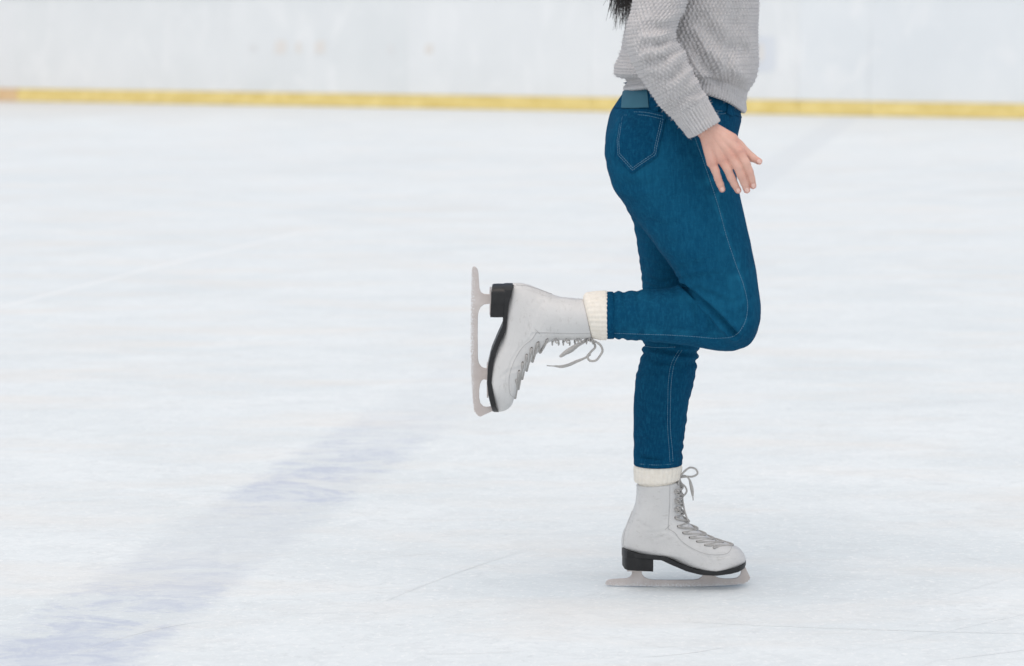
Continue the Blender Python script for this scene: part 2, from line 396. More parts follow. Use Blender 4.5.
M_red = simple('orange_paint', (.70, .48, .27), (.78, .57, .33), 6, .4)
wall = bpy.data.objects.new('rink_boards', None); COL.objects.link(wall); wo = wall_pt(0, 0, 0); wall.location = wo
wall['label'] = 'white plastic rink boards with yellow kick plate along the far edge of ice'; wall['category'] = 'rink boards'
def sx_at(px):      # distance along the boards for a seam seen at px
    lo, hi = -60, 80
    for _ in range(60):
        mid_ = (lo + hi) / 2; q = wall_pt(mid_, 0, 0) - CAM
        if q[0] / (q[1]*cp - q[2]*sp) * F + W/2 < px: lo = mid_
        else: hi = mid_
    return lo
seams = [sx_at(x) for x in (-390, -190, 18, 228, 408, 590, 798, 869, 1062, 1290, 1500)]
NP = 9
seams = [seams[0] - 2.4 * k for k in range(NP, 0, -1)] + seams + [seams[-1] + 2.4 * k for k in range(1, NP + 1)]
def wbox(s0, s1, o0, o1, z0, z1):
    v = [wall_pt(s, o, z) for s in (s0, s1) for o in (o0, o1) for z in (z0, z1)]
    return v, [(0, 1, 3, 2), (4, 6, 7, 5), (0, 4, 5, 1), (2, 3, 7, 6), (0, 2, 6, 4), (1, 5, 7, 3)]
KH = .158
for i, (s0, s1) in enumerate(zip(seams[:-1], seams[1:])):
    b_ = MB(); b_.add(*wbox(s0 + .001, s1 - .001, -.02, .0, KH + .004, 1.31))
    mk_obj('board_panel', b_, M_board[[0, 1, 0, 0, 1, 1, 2, 2, 1, 0][(i - NP) % 10]], wall, wo, smooth=False)
    b_ = MB(); b_.add(*wbox(s0 + .003, s1 - .003, -.02, .014, .004, KH)); 
    k = mk_obj('kick_plate', b_, M_red if i == NP + 1 else M_kick, wall, wo, smooth=False)
    if i == NP + 1: k['label'] = 'orange kick plate'
b_ = MB(); b_.add(*wbox(seams[0], seams[-1], -.08, -.024, .0, 1.305)); mk_obj('backing_frame', b_, simple('board_backing', (.60, .61, .62), (.66, .67, .68), 4, .6), wall, wo, smooth=False)
b_ = MB(); b_.add(*wbox(seams[0], seams[-1], -.09, .02, 1.314, 1.36)); mk_obj('top_rail', b_, M_rail, wall, wo, smooth=False)
# worn advertising stickers, only smudges left of their print
M_st = simple('pale_sticker', (.66, .69, .735), (.72, .745, .78), 4, .5); M_so = simple('faded_orange_print', (.745, .72, .69), (.77, .745, .715), 9, .6); M_sg = simple('grey_smudge_print', (.72, .73, .735), (.76, .765, .765), 9, .6)
def sticker(px0, px1, py0, py1, mat, parent=None, lift=.004, name='sticker', rag=.0):
    s0, s1 = sx_at(px0), sx_at(px1)
    def zz(py, s): 
        q = wall_pt(s, 0, 0); d = ray(512, py); return CAM_H + d[2] / d[1] * (q[1] - CAM[1])
    sm = (s0 + s1) / 2; za, zb = zz(py1, sm), zz(py0, sm); n = 28; v = []
    for j in range(n):
        t = j / n * 6.2832; c, s_ = math.cos(t), math.sin(t); k_ = 1 + rag * rng.normal()
        v.append(wall_pt(sm + (s1-s0)/2 * k_ * np.sign(c)*abs(c)**.35, lift, (za+zb)/2 + (zb-za)/2 * k_ * np.sign(s_)*abs(s_)**.35))
    b2 = MB(); b2.add(v, [tuple(range(n))])
    return mk_obj(name, b2, mat, parent or wall, wo, smooth=False)
st_ = sticker(754, 775, 36, 72, M_st); st_['label'] = 'pale blue sticker with a faded orange print'
sticker(757, 763, 44, 60, M_so, None, .007, 'faded_print', .12)
for a_ in ((276, 287, 41, 54, M_so), (297, 302, 42, 53, M_so), (315, 326, 41, 54, M_so), (388, 394, 45, 54, M_sg), (425, 434, 45, 54, M_so), (250, 258, 45, 52, M_sg)):
    sticker(*a_, None, .004, 'faded_print', .12)

# ------------------------------------------------------------------ the skater
root_p = P(650, 586, 0.0); RO = np.array([root_p[0], 0.0, 0.0])
person = bpy.data.objects.new('person', None); COL.objects.link(person); person.location = RO
person['label'] = 'skater in grey knit sweater and blue jeans gliding on one white skate'; person['category'] = 'person'

# ---- jeans
YN, YF = -.078, .075
pelvis = [sec((736, 78), (641, 62), 0, .125), sec((738, 95), (636, 78), 0, .134), sec((740, 108), (624, 92), 0, .146), sec((741, 120), (611, 112), 0, .158),
          sec((737, 137), (606, 135), 0, .165), sec((734, 155), (606, 156), 0, .166), sec((732, 172), (610, 175), 0, .160), sec((722, 185), (630, 190), 0, .13)]
nthigh = [sec((730, 135), (612, 130), YN, .070), sec((735, 160), (606, 158), YN, .084), sec((737, 178), (611, 183), YN, .087), sec((740, 198), (626, 206), YN, .087), sec((745, 216), (643, 229), YN - .004, .084),
          sec((750, 240), (660, 252), YN - .013, .079), sec((755, 264), (675, 273), YN - .013, .073), sec((759, 290), (689, 292), YN - .013, .067), sec((761, 312), (699, 310), YN - .013, .063),
          sec((758, 328), (708, 328), YN - .013, .056), sec((748, 342), (718, 340), YN - .006, .042), sec((739, 348), (728, 346), YN - .006, .016)]
ncalf = [sec((606, 292.5), (606.5, 338), YN, .043), sec((620, 292), (621, 339), YN, .0435), sec((640, 290.5), (640, 340.5), YN, .046), sec((662, 288), (663, 342.5), YN, .050), sec((684, 286), (685, 345), YN + .006, .054),
         sec((705, 287), (705, 348.5), YN + .006, .055), sec((724, 292), (722, 351), YN + .004, .055), sec((742, 301), (738, 349.5), YN - .004, .050), sec((755, 310), (752, 341), YN - .004, .035), sec((759.5, 316), (758, 331), YN - .004, .015)]
fleg = [sec((725, 140), (615, 130), YF, .072), sec((728, 165), (609, 165), YF, .086), sec((724, 198), (621, 198), YF, .086), sec((722, 224), (632.5, 222), YF, .081), sec((716, 250), (637.5, 248), YF, .074),
        sec((708, 285), (642.5, 285), YF, .064), sec((703, 315), (645, 315), YF, .058), sec((699.5, 345), (643.5, 345), YF, .055), sec((695, 374), (637, 374), YF, .053), sec((688.5, 405), (634, 405), YF, .051), sec((685, 430), (634, 430), YF, .047), sec((681.5, 463.5), (634.5, 464), YF, .045)]
mb = MB()
for S, m, n in ((pelvis, 40, 64), (nthigh, 60, 56), (ncalf, 60, 48), (fleg, 80, 48)):
    mb.add(*loft(S, m, n)[:2])
# the two buttocks
for yy in (YN, YF):
    mb.add(*ellipsoid(P(648, 150, yy), (.083, .078, .085)))
jv, jf, jn = remesh(mb, .0027, 9, .5)

def pxz(poly, Y): return np.array([[P(x, y, Y)[0], P(x, y, Y)[2]] for x, y in poly])
xz = jv[:, [0, 2]]; disp = np.zeros(len(jv)); wear = np.zeros(len(jv))
near_side = 1 / (1 + np.exp((jv[:, 1] - (YN + .01)) / .008)); near_leg = 1 / (1 + np.exp((jv[:, 1] - .0) / .008)); far_leg = 1 - near_leg
def fold(poly, Y, depth, width, mask, ridge=.6, taper=True):
    global disp
    pl = pxz(poly, Y); d = polydist(xz, pl)
    if taper:
        t0 = np.linalg.norm(xz - pl[0], axis=1); t1 = np.linalg.norm(xz - pl[-1], axis=1); L_ = np.linalg.norm(pl[-1] - pl[0])
        tp = np.clip(np.minimum(t0, t1) / (.3 * L_) , .25, 1)
    else: tp = 1
    disp += (-depth * np.exp(-(d / width) ** 2) + ridge * depth * np.exp(-((d - 2.1 * width) / width) ** 2)) * mask * tp
fold([(685, 288), (703, 301), (720, 318), (735, 334)], YN - .06, .0105, .0046, near_side, .4, False)
fold([(688, 287), (712, 294), (734, 305)], YN - .06, .0024, .005, near_side)
fold([(672, 286), (655, 296), (640, 299)], YN - .05, .0018, .005, near_side)
fold([(694, 298), (700, 318), (698, 335)], YN - .06, .0022, .006, near_side)
fold([(704, 304), (712, 322), (714, 338)], YN - .06, .0018, .005, near_side)
fold([(684, 282), (698, 276), (716, 274)], YN - .06, .0020, .006, near_side)
fold([(676, 272), (692, 263), (708, 262)], YN - .06, .0014, .006, near_side)
fold([(737, 142), (722, 150), (704, 153), (684, 150)], YN - .08, .0026, .006, near_side)
fold([(735, 160), (716, 172), (694, 178)], YN - .08, .0022, .007, near_side)
fold([(736, 182), (720, 190), (704, 194)], YN - .08, .0014, .006, near_side)
fold([(612, 182), (630, 186), (650, 184), (668, 178)], YN - .07, .0030, .009, near_side, .4)
fold([(640, 222), (664, 226), (690, 222)], YN - .07, .0012, .007, near_side)
fold([(655, 244), (680, 244), (706, 236)], YN - .07, .0010, .007, near_side)
fold([(748, 292), (738, 300), (726, 303)], YN - .06, .0012, .005, near_side)
for yy, x0, x1, dp in ((206, 621, 650, .0016), (226, 632, 660, .0022), (240, 634, 664, .0014), (258, 636, 668, .0018), (276, 640, 680, .0026), (284, 641, 684, .0024)):
    fold([(x0, yy - 2), ((x0 + x1) / 2, yy + 3), (x1, yy + rng.uniform(-4, 8))], YF, dp, .0042, far_leg)
for yy, dp in ((349, .004), (356, .0026), (366, .0016), (380, .0010), (398, .0008), (412, .0009), (426, .0008), (440, .0012), (452, .0014), (460, .0014)):
    sl = rng.uniform(-7, 7); fold([(640, yy + sl), (662, yy + rng.uniform(-3, 3)), (700, yy - sl)], YF, dp, .004 + rng.uniform(0, .002), far_leg, .6, False)
for xx, dp in ((613, .0014), (624, .0018), (637, .0014), (652, .0012)):
    fold([(xx, 291), (xx + rng.uniform(-4, 6), 315), (xx + rng.uniform(-5, 5), 340)], YN, dp, .0045, near_leg, .6, False)
disp += .0016 * nz(jv, 22) + .0009 * nz(jv, 60, 60, 40, 3.3)
jv = jv + jn * disp[:, None]
# hems: cut the two leg ends clean
jb = bvh_of(jv, jf)
# thigh and knee rubbed paler
for (px, py, rr, am) in ((690, 235, .16, .30), (735, 300, .07, .30), (640, 150, .07, .35), (668, 318, .10, .15), (655, 410, .12, .12)):
    c = P(px, py, YN - .06)[[0, 2]]; wear += am * np.exp(-(np.linalg.norm(xz - c, axis=1) / rr) ** 2)
for poly, am, wd in (([(752, 318), (735, 322), (722, 328)], .25, .006), ([(756, 300), (744, 303), (734, 302)], .25, .006), ([(735, 166), (716, 176), (700, 184)], .3, .006), ([(737, 150), (722, 157), (706, 161)], .3, .006), ([(736, 182), (718, 194), (704, 200)], .22, .006), ([(754, 270), (740, 276), (728, 276)], .18, .006), ([(690, 300), (664, 303), (640, 300)], .18, .008), ([(620, 326), (650, 330), (690, 336)], .14, .008)):
    wear += am * np.exp(-(polydist(xz, pxz(poly, YN - .06)) / wd) ** 2) * near_side
so_p = pxz([(694, 136), (706, 169), (715, 196), (726, 235), (736, 265), (744, 287), (747.5, 306), (744, 324), (735, 335.5), (720, 338), (671, 335), (611, 333)], YN - .08)
sdist = polydist(xz, so_p); wear += .35 * np.exp(-((sdist - .0035) / .003) ** 2) * near_side * np.clip(.6 + 1.6 * nz(jv, 90), 0, 1.4)
wear *= np.clip(.85 + .45 * nz(jv, 26, 26, 14, 9.1) + .45 * nz(jv, 120, 120, 40, 1.1), .1, 2)
mbj = MB(); mbj.add(jv, jf)
jeans = mk_obj('jeans', mbj, M_denim, person, RO)
at = jeans.data.attributes.new('wear', 'FLOAT', 'POINT'); at.data.foreach_set('value', np.clip(wear, 0, 1).astype(np.float32))

def hit(px, py, bvh=None, off=0.0):
    d = ray(px, py); loc, nrm, i, _ = (bvh or jb).ray_cast(Vector(CAM), Vector(d), 20)
    if loc is None: return None, None
    n = np.array(nrm); return np.array(loc) + n * off, n
def on_jeans(poly, step=.6):
    K = spline(np.column_stack([np.array(poly, float), np.zeros(len(poly))]), int(sum(math.dist(a, b) for a, b in zip(poly[:-1], poly[1:])) / step) + 2)
    out = []
    for x, y, _ in K:
        h, n = hit(x, y, off=.0004)
        if h is not None: out.append(h)
    return np.array(out)
def stitch(poly, bvh=None, r=.0005, dash=.0032, gap=.0014, lift=0.0):
    pts = on_jeans(poly)
    if len(pts) < 3: return
    pts = np.vstack([pts[0:1], (pts[:-2] + pts[1:-1] + pts[2:]) / 3, pts[-1:]])
    jump = np.linalg.norm(np.diff(pts, axis=0), axis=1); s = np.concatenate([[0], np.cumsum(jump)]); q = 0; st = MB()
    while q + dash < s[-1]:
        i = np.searchsorted(s, q)
        if i == 0 or i >= len(jump) or jump[i-1] < .02:
            t = np.linspace(q, q + dash, 3); p = np.column_stack([np.interp(t, s, pts[:, k]) for k in range(3)])
            p[:, 1] -= lift; st.add(*tube(p, r, 5, None, 'flat'))
        q += dash + gap
    mk_obj('stitching', st, M_stitch, jeans, RO)
outs = [(694, 136), (700, 152), (706, 169), (715, 196), (719, 209), (726, 235), (736, 265), (744, 287), (747.5, 306), (744, 324), (735, 335.5), (720, 338), (695, 336.5), (671, 335), (640, 334), (611, 333)]
stitch(outs); stitch([(682, 350), (675, 362), (671.5, 380), (670.5, 400), (670.5, 432), (672, 448), (673, 463)]); stitch([(679, 350), (672, 362), (668.5, 380), (667.8, 400), (667.8, 432), (669, 448), (670, 464)], r=.0004)
stitch([(635.5, 463.5), (658, 465), (680, 463)]); stitch([(612, 294), (611.8, 315), (612.2, 337)])
stitch([(640, 346), (660, 347.5), (676, 347)], r=.0004)

def patch(top, bot, ns, nt_, off, bvh=None, edge=-.001):
    """piece of cloth lying on the jeans between two measured curves"""
    T = spline(np.column_stack([np.array(top, float), np.zeros(len(top))]), ns)[:, :2] if len(top) > 2 else np.linspace(top[0], top[1], ns)
    B = []; bp = np.array(bot, float); L_ = np.concatenate([[0], np.cumsum(np.linalg.norm(np.diff(bp, axis=0), axis=1))]); L_ /= L_[-1]
    for k in np.linspace(0, 1, ns): B.append([np.interp(k, L_, bp[:, 0]), np.interp(k, L_, bp[:, 1])])
    B = np.array(B); Vv = []; ok = []
    last = None
    for j in range(nt_):
        for i in range(ns):
            x, y = T[i] * (1 - j / (nt_-1)) + B[i] * j / (nt_-1)
            h, n = hit(x, y)
            if h is None: h, n = last if last is not None else (P(x, y, 0), np.array([0, -1, 0]))
            last = (h, n)
            Vv.append(np.concatenate([h, n]))
    Vv = np.array(Vv).reshape(nt_, ns, 6)
    nn = Vv[:, :, 3:].copy(); pp = Vv[:, :, :3].copy()
    for _ in range(3):
        for A_ in (nn, pp):
            A_[1:-1] = (A_[:-2] + A_[1:-1] * 2 + A_[2:]) / 4; A_[:, 1:-1] = (A_[:, :-2] + A_[:, 1:-1] * 2 + A_[:, 2:]) / 4
    nn /= np.linalg.norm(nn, axis=2)[:, :, None]
    o_ = np.full((nt_, ns), off); q = pp + nn * o_[:, :, None]
    lo = pp + nn * edge
    v = np.vstack([q.reshape(-1, 3), lo.reshape(-1, 3)]); K = nt_ * ns
    f = [(j*ns + i, (j+1)*ns + i, (j+1)*ns + i + 1, j*ns + i + 1) for j in range(nt_-1) for i in range(ns-1)]
    bd = [(0, i) for i in range(ns)] + [(j, ns-1) for j in range(1, nt_)] + [(nt_-1, i) for i in range(ns-2, -1, -1)] + [(j, 0) for j in range(nt_-2, 0, -1)]
    bi = [j*ns + i for j, i in bd]
    f += [(bi[k], bi[(k+1) % len(bi)], K + bi[(k+1) % len(bi)], K + bi[k]) for k in range(len(bi))]
    return v, f
def jpart(name, vf, mat=None):
    b_ = MB(); b_.add(*vf); o = mk_obj(name, b_, mat or M_denim, jeans, RO)
    for p in o.data.polygons: p.use_smooth = len(p.vertices) == 4
    m_ = o.modifiers.new('e', 'EDGE_SPLIT'); m_.split_angle = .7
    return o
jpart('back_pocket', patch([(621, 110), (644, 109.5), (666.5, 114)], [(621, 110), (614.5, 141), (615.5, 156), (632, 174), (657.5, 156.5), (662, 140), (666.5, 114)][1:-1] and [(615.2, 156), (632, 174), (657.5, 156.5)], 40, 44, .0022))
jpart('waistband', patch([(622.5, 83), (645, 80), (668, 82), (700, 88), (722, 98), (742, 108)], [(614, 108), (640, 108.5), (664, 109.5), (690, 110), (716, 110), (728, 112), (741, 118)], 90, 16, .0018))
jb_all = None
pt = jpart('waist_patch', patch([(624, 90.5), (635, 88), (647.5, 85)], [(622.5, 108.5), (636, 108.7), (649.5, 108)], 16, 14, .0036), M_patch); pt['label'] = 'plain teal patch on the waistband'
jpart('belt_loop', patch([(653, 86), (660, 87)], [(652, 111), (659, 112)], 6, 16, .0042))
jpart('belt_loop', patch([(727, 97), (733, 100)], [(725.5, 113.5), (731.5, 116.5)], 6, 12, .0042))
L2 = .0024
pk = [(621.5, 113), (617.2, 141), (618, 154.5), (632.3, 170), (655, 154.5), (663.5, 117)]
def seg(poly):
    out = []
    for a, b in zip(poly[:-1], poly[1:]):
        out += [tuple(np.array(a) * (1-t) + np.array(b) * t) for t in np.linspace(0, 1, 7)[:-1]]
    return out + [poly[-1]]
stitch(seg(pk), lift=.0028); stitch(seg([(x + (636 - x) * .085, y + (136 - y) * .07) for x, y in pk]), lift=.0028, r=.0005)
stitch([(622, 112.5), (644, 112.2), (665, 116.5)], lift=.0028); stitch([(622, 115.5), (644, 115.2), (664, 119.5)], lift=.0028, r=.0005)
stitch([(668, 107), (690, 107.6), (714, 107.8)], lift=.0025)
stitch([(705, 96), (708, 104), (714, 109.5), (722, 111), (729, 107)], lift=.0008); stitch([(703, 98), (706, 106.5), (713, 112.5), (722, 114), (731, 111)], lift=.0004)
stitch([(741, 121), (737.5, 133), (733.5, 141)], lift=.0004)
# turned-up hems round both ankles
def hem_ring(S0, S1, r):
    v0, _, Gr = loft([S0, S1], 2, 48, cap=False); b_ = MB()
    a, b = Gr[0], Gr[1]; cen = a.mean(0); n = 48; rings = []
    ax = b.mean(0) - a.mean(0)
    for k, (t, o) in enumerate(((-.06, -.004), (-.10, .0005), (0, .0016), (.6, .0014), (1, .0008), (1.08, -.0008))):
        p = a * (1-t) + b * t; c = p.mean(0); rad = p - c; rad = rad / np.linalg.norm(rad, axis=1)[:, None]
        rings.append(p + rad * o)
    v = np.vstack(rings); m = len(rings)
    return v, [(i*n + j, i*n + (j+1) % n, (i+1)*n + (j+1) % n, (i+1)*n + j) for i in range(m-1) for j in range(n)]
b_ = MB(); b_.add(*hem_ring(fleg[-1], sec((681.8, 456), (634.3, 456), YF, .0452), 0)); mk_obj('hem', b_, M_denim, jeans, RO)
b_ = MB(); b_.add(*hem_ring(ncalf[0], sec((613, 292.2), (613.5, 338.4), YN, .0432), 0)); mk_obj('hem', b_, M_denim, jeans, RO)

# ---- skates (local frame: x to the toe, z up, measured in units K)
KU = 1 / 4.441 / (F / (np.linalg.norm([0, 4.75, 1.15]) * math.cos(math.atan((586-333)/F))))
X0, Z0 = 50.0, 609.0
def lx(x): return (x - X0) * KU
def lz(y): return (Z0 - y) * KU
def outline_tab(ext):
    T = [(130 - ext, 184, 370), (150 - ext*.6, 182, 374), (200 - ext*.3, 179, 378), (230, 175, 379), (255, 168, 379), (280, 159, 383), (300, 152, 393), (320, 143, 411), (345, 132, 440), (360, 126, 462), (375, 122, 488), (390, 119, 517), (400, 118, 541),
         (408, 118, 566), (416, 118, 590), (428, 118, 616), (440, 119, 634), (452, 150, 646), (463, 180, 655), (472, 262, 661), (485, 320, 666), (500, 352, 668), (510, 375, 662), (520, 405, 640), (530, 450, 610), (536, 500, 560)]
    return np.array(T, float)
def halfw(x, zy):
    foot = np.interp(x, [118, 180, 260, 370, 480, 560, 630, 668], [30, 33, 33, 35, 41, 42, 39, 34]) / 1000
    sh = np.interp(zy, [90, 150, 230, 300, 380], [.041, .040, .0375, .037, .036])
    k = np.clip((zy - 300) / 110, 0, 1); k = k*k*(3-2*k)
    return sh * (1-k) + foot * k
def make_skate(ext, side, name_label, fr_in=0):
    T = outline_tab(ext); low = np.clip((T[:, 0] - 425) / 20, 0, 1); T[:, 0] -= 11 * low; T[:, 2] -= fr_in * np.clip((305 - T[:, 0]) / 40, 0, 1); zs = np.linspace(T[0, 0], T[-1, 0], 110); n = 72; rings = []
    for zy in zs:
        b = np.interp(zy, T[:, 0], T[:, 1]); f_ = np.interp(zy, T[:, 0], T[:, 2]); c, h = (b+f_)/2, (f_-b)/2
        ph = np.arange(n) / n * 2 * math.pi; k = np.clip((zy - 330) / 90, 0, 1); e = 2.0 + .9 * k
        x = c + h * np.sign(np.cos(ph)) * np.abs(np.cos(ph)) ** (2/e); yy = np.sign(np.sin(ph)) * np.abs(np.sin(ph)) ** (2/e)
        # top edge slopes up to the front
        top = np.clip((200 - zy) / 70, 0, 1); zz = zy + top * (18 + ext * .55) * (1 - (x - b) / max(f_ - b, 1)) 
        rings.append(np.column_stack([lx(x), yy * halfw(x, zy), lz(zz)]))
    v = np.vstack(rings); m = len(zs)
    f = [(i*n + j, i*n + (j+1) % n, (i+1)*n + (j+1) % n, (i+1)*n + j) for i in range(m-1) for j in range(n)] + [tuple(range(n)), tuple((m-1)*n + j for j in range(n))[::-1]]
    mb = MB(); mb.add(v, f)
    # padded collar
    bv, bf, bn = remesh(mb, .0019, 7, .5)
    # creases round the ankle and across the ball of the foot
    d = np.zeros(len(bv)); q = bv[:, [0, 2]]
    def cr(poly, dep, w):
        pl = np.array([[lx(x), lz(y)] for x, y in poly]); dd = polydist(q, pl); return -dep*np.exp(-(dd/w)**2) + .5*dep*np.exp(-((dd-2.2*w)/w)**2)
    d += cr([(335, 338), (300, 343), (262, 350), (232, 347)], .0006, .0032) + cr([(330, 352), (296, 366), (262, 374)], .0005, .003) + cr([(470, 405), (478, 440), (500, 470)], .0008, .003) + cr([(190, 300), (215, 322), (240, 330)], .0004, .003)
    d += cr([(182, 160), (176, 232), (166, 285), (150, 330), (134, 380), (128, 430)], .0008, .0014) + cr([(322, 345), (350, 362), (380, 398), (430, 432), (490, 455), (545, 460), (590, 452)], .0008, .0014) + cr([(328, 150), (327, 240), (322, 345)], .0007, .0014)
    d += .0012 * nz(bv, 24, 24, 24, 4.0 + ext)
    bv = bv + bn * d[:, None]
    tree = bvh_of(bv, bf)
    def on(x, y, s=-1, off=0.0):
        x, y = x - 4, y - 14
        loc, nr, i, _ = tree.ray_cast(Vector((lx(x), s * .2, lz(y))), Vector((0, -s, 0)), 1)
        if loc is None: return None
        return np.array(loc) + np.array(nr) * off
    boot = MB(); boot.add(bv, bf, 0)
    # seams and edges
    seams_ = [[(181, 158 - ext*.6), (177, 232), (167, 285), (150, 330), (133, 380), (127, 432)], [(322, 345), (350, 362), (380, 398), (430, 432), (490, 455), (545, 460), (590, 452), (606, 436)], [(328, 150 - ext*.8), (327, 240), (322, 345)], [(330, 330), (320, 338), (308, 350)]]
    for s in (-1, 1):
        for L_ in seams_:
            K = spline(np.column_stack([np.array(L_, float), np.zeros(len(L_))]), 60)
            pts = [p for p in (on(x, y, s, .0001) for x, y, _ in K) if p is not None]
            if len(pts) > 3: boot.add(*tube(pts, .0005, 5, None, 'flat'), 1)
        for (x, y) in ((354, 300), (366, 338), (390, 366), (419, 387), (451, 404), (487, 419), (525, 431)):
            p = on(x, y, s, 0)
            if p is not None:
                vv, ff = ellipsoid((0, 0, 0), (.0028, .0012, .0028), 10, 6); boot.add(vv + p, ff, 2)
    ob = mk_obj('skate', boot, [M_leather, M_seam, M_eyelet], person)
    ob['label'] = name_label
    # sole plate and heel
    st_x = np.linspace(119, 669, 56)
    ztop = np.interp(st_x, [119, 150, 190, 250, 310, 370, 440, 530, 640, 669], [438, 448, 460, 466, 474, 503, 526, 533, 513, 503]) - 14
    zbot = np.interp(st_x, [119, 250, 290, 340, 400, 460, 530, 600, 665, 669], [478, 482, 484, 507, 532, 546, 550, 541, 525, 520]) - 11
    def slab(xs, zt, zb, grow):
        b2 = MB(); R = []; n_ = len(xs)
        for i, x in enumerate(xs):
            w = halfw(x, 500) + grow
            e0 = min(1.0, math.sqrt(max(0, 1 - (1 - min(1, (x - xs[0]) / 42)) ** 2)) + .12); e1 = min(1.0, math.sqrt(max(0, 1 - (1 - min(1, (xs[-1] - x) / 80)) ** 2)) + .12)
            w *= min(e0, e1) if grow > -.5 else 1
            R.append([(lx(x), -w, lz(zt[i])), (lx(x), -w - .0005, lz((zt[i]*.3 + zb[i]*.7))), (lx(x), -w + .002, lz(zb[i])), (lx(x), w - .002, lz(zb[i])), (lx(x), w + .0005, lz(zt[i]*.3 + zb[i]*.7)), (lx(x), w, lz(zt[i]))])
        v = np.array(R).reshape(-1, 3)
        f = [(i*6 + j, i*6 + (j+1) % 6, (i+1)*6 + (j+1) % 6, (i+1)*6 + j) for i in range(n_-1) for j in range(6)] + [tuple(range(6)), tuple((n_-1)*6 + j for j in range(6))[::-1]]
        b2.add(v, f); return b2
    def add_es(o):
        fix_normals(o.data); md = o.modifiers.new('e', 'EDGE_SPLIT'); md.split_angle = .6; return o
    add_es(mk_obj('sole', slab(st_x, ztop, zbot, .0022), M_sole, ob))
    hx = np.linspace(121, 252, 16)
    hb = slab(np.concatenate([hx, [255]]), np.full(17, 455.0), np.interp(np.concatenate([hx, [255]]), [121, 130, 262], [510, 518, 526]), .0014)
    # squared heel front
    hv = hb.arr().reshape(-1, 6, 3); 
    for i in range(len(hv)):
        if i > 8:
            w = .033; hv[i, :, 1] = [-w, -w-.0005, -w+.002, w-.002, w+.0005, w]
    hb.v = [hv.reshape(-1, 3)]
    add_es(mk_obj('heel', hb, M_sole, ob))
    # blade
    prof = [(47, 596), (49, 588), (58, 579), (75, 575), (110, 573), (140, 571), (156, 565), (164, 553), (166, 524), (205, 524), (209, 552), (220, 566), (236, 574), (260, 578), (340, 579), (440, 578), (460, 574), (474, 564), (480, 554), (481, 534), (533, 534), (529, 553), (534, 562), (548, 569), (575, 573), (610, 573), (632, 568), (645, 556), (648, 544), (645, 516), (664, 512), (676, 540), (690, 569), (686, 574), (687, 579), (679, 581), (679, 587), (670, 588), (668, 594), (640, 598), (590, 603), (500, 607.5), (400, 609), (280, 608.5), (160, 606), (80, 604), (55, 602)]
    bl = MB(); n_ = len(prof); t_ = .0021
    v = []
    for s in (-1, 1):
        v += [(lx(x), s*t_, lz(y)) for x, y in prof]
    bl.add(v, [tuple(range(n_)), tuple(range(2*n_-1, n_-1, -1))] + [(i, n_ + i, n_ + (i+1) % n_, (i+1) % n_) for i in range(n_)])
    for x0, x1, y0, y1, w in ((140, 248, 521.5, 527, .050), (462, 600, 534.5, 539, .050)):
        bl.add(*box((lx((x0+x1)/2), 0, lz((y0+y1)/2)), ((x1-x0)*KU, w, (y1-y0)*KU + .001)))
    o = mk_obj('blade', bl, M_steel, ob, smooth=False); fix_normals(o.data)
    md = o.modifiers.new('b', 'BEVEL'); md.width = .0007; md.segments = 2; md.limit_method = 'ANGLE'; md.angle_limit = .9
    # hooks
    hk = [(352, 146 - ext*.75), (355, 184 - ext*.45), (357, 224 - ext*.2), (357, 264)]
    proto = None
    for s in (-1, 1):
        for (x, y) in hk:
            p = on(x, y, s, .001)
            if p is None: continue
            if proto is None:
                b2 = MB(); b2.add(*tube([(-.005, 0, 0), (0, .0018, .0005), (.0045, .0046, .0005), (.0052, .0058, .004), (.0015, .006, .005)], [.0017, .0018, .0016, .0014, .0012], 8, 14))
                b2.add(*ellipsoid((-.004, .0, 0), (.0036, .0014, .0034), 12, 7))
                proto = o = mk_obj('lace_hook', b2, M_hook, ob)
            else:
                o = proto.copy(); COL.objects.link(o); o.parent = ob
            o.location = p; o.scale = (1, -1 if s < 0 else 1, 1)
    eye = [(525, 431), (487, 419), (451, 404), (419, 387), (390, 366), (366, 338), (354, 300)] + [(x + 9, y) for x, y in hk[::-1]]
    return ob, on, eye, tree
def make_lace(ob, on, eye, tree, bow):
    b2 = MB(); r = .0024
    tg_ = list(eye)
    def fr(y, off):      # front of the tongue at that height
        loc, nr, i, _ = tree.ray_cast(Vector((.5, 0, lz(y))), Vector((-1, 0, 0)), 1)
        return np.array([loc[0] + off, 0, lz(y)]) if loc else None
    for s in (-1, 1):
        path = [];
        for i, (x, y) in enumerate(tg_):
            p = on(x, y, s, .0022)
            if p is None: continue
            if i: 
                px_, py_ = tg_[i-1]; q = fr((y + py_) / 2 - 5, .0042 + .0012 * s)
                if q is not None: path.append(q)
            path.append(p); s = -s
        if len(path) > 3: b2.add(*tube(path, r, 7, len(path) * 7, flat=.75))
        # horizontal bar at the toe end
    p0, p1 = on(*tg_[0], -1, .002), on(*tg_[0], 1, .002)
    if p0 is not None and p1 is not None: b2.add(*tube([p0, (p0 + p1)/2 + np.array([.006, 0, .006]), p1], r, 7, 14))
    # lace round each hook, seen as little loops
    for (x, y) in tg_[-4:]:
        for s in (-1, 1):
            p = on(x - 10, y, s, .003)
            if p is None: continue
            b2.add(*tube([p + np.array([.009, -s*.004, .006]), p + np.array([.004, 0, .0065]), p + np.array([-.003, .0005*s, .001]), p + np.array([.004, 0, -.0055]), p + np.array([.009, -s*.004, -.006])], .0015, 6, 16))
    for pts, rr in bow: b2.add(*tube(pts, np.asarray(rr) * 1.2, 7, len(pts) * 7, flat=.6))
    # metal-less lace ends are simply narrowed
    return mk_obj('lace', b2, M_lace, ob)
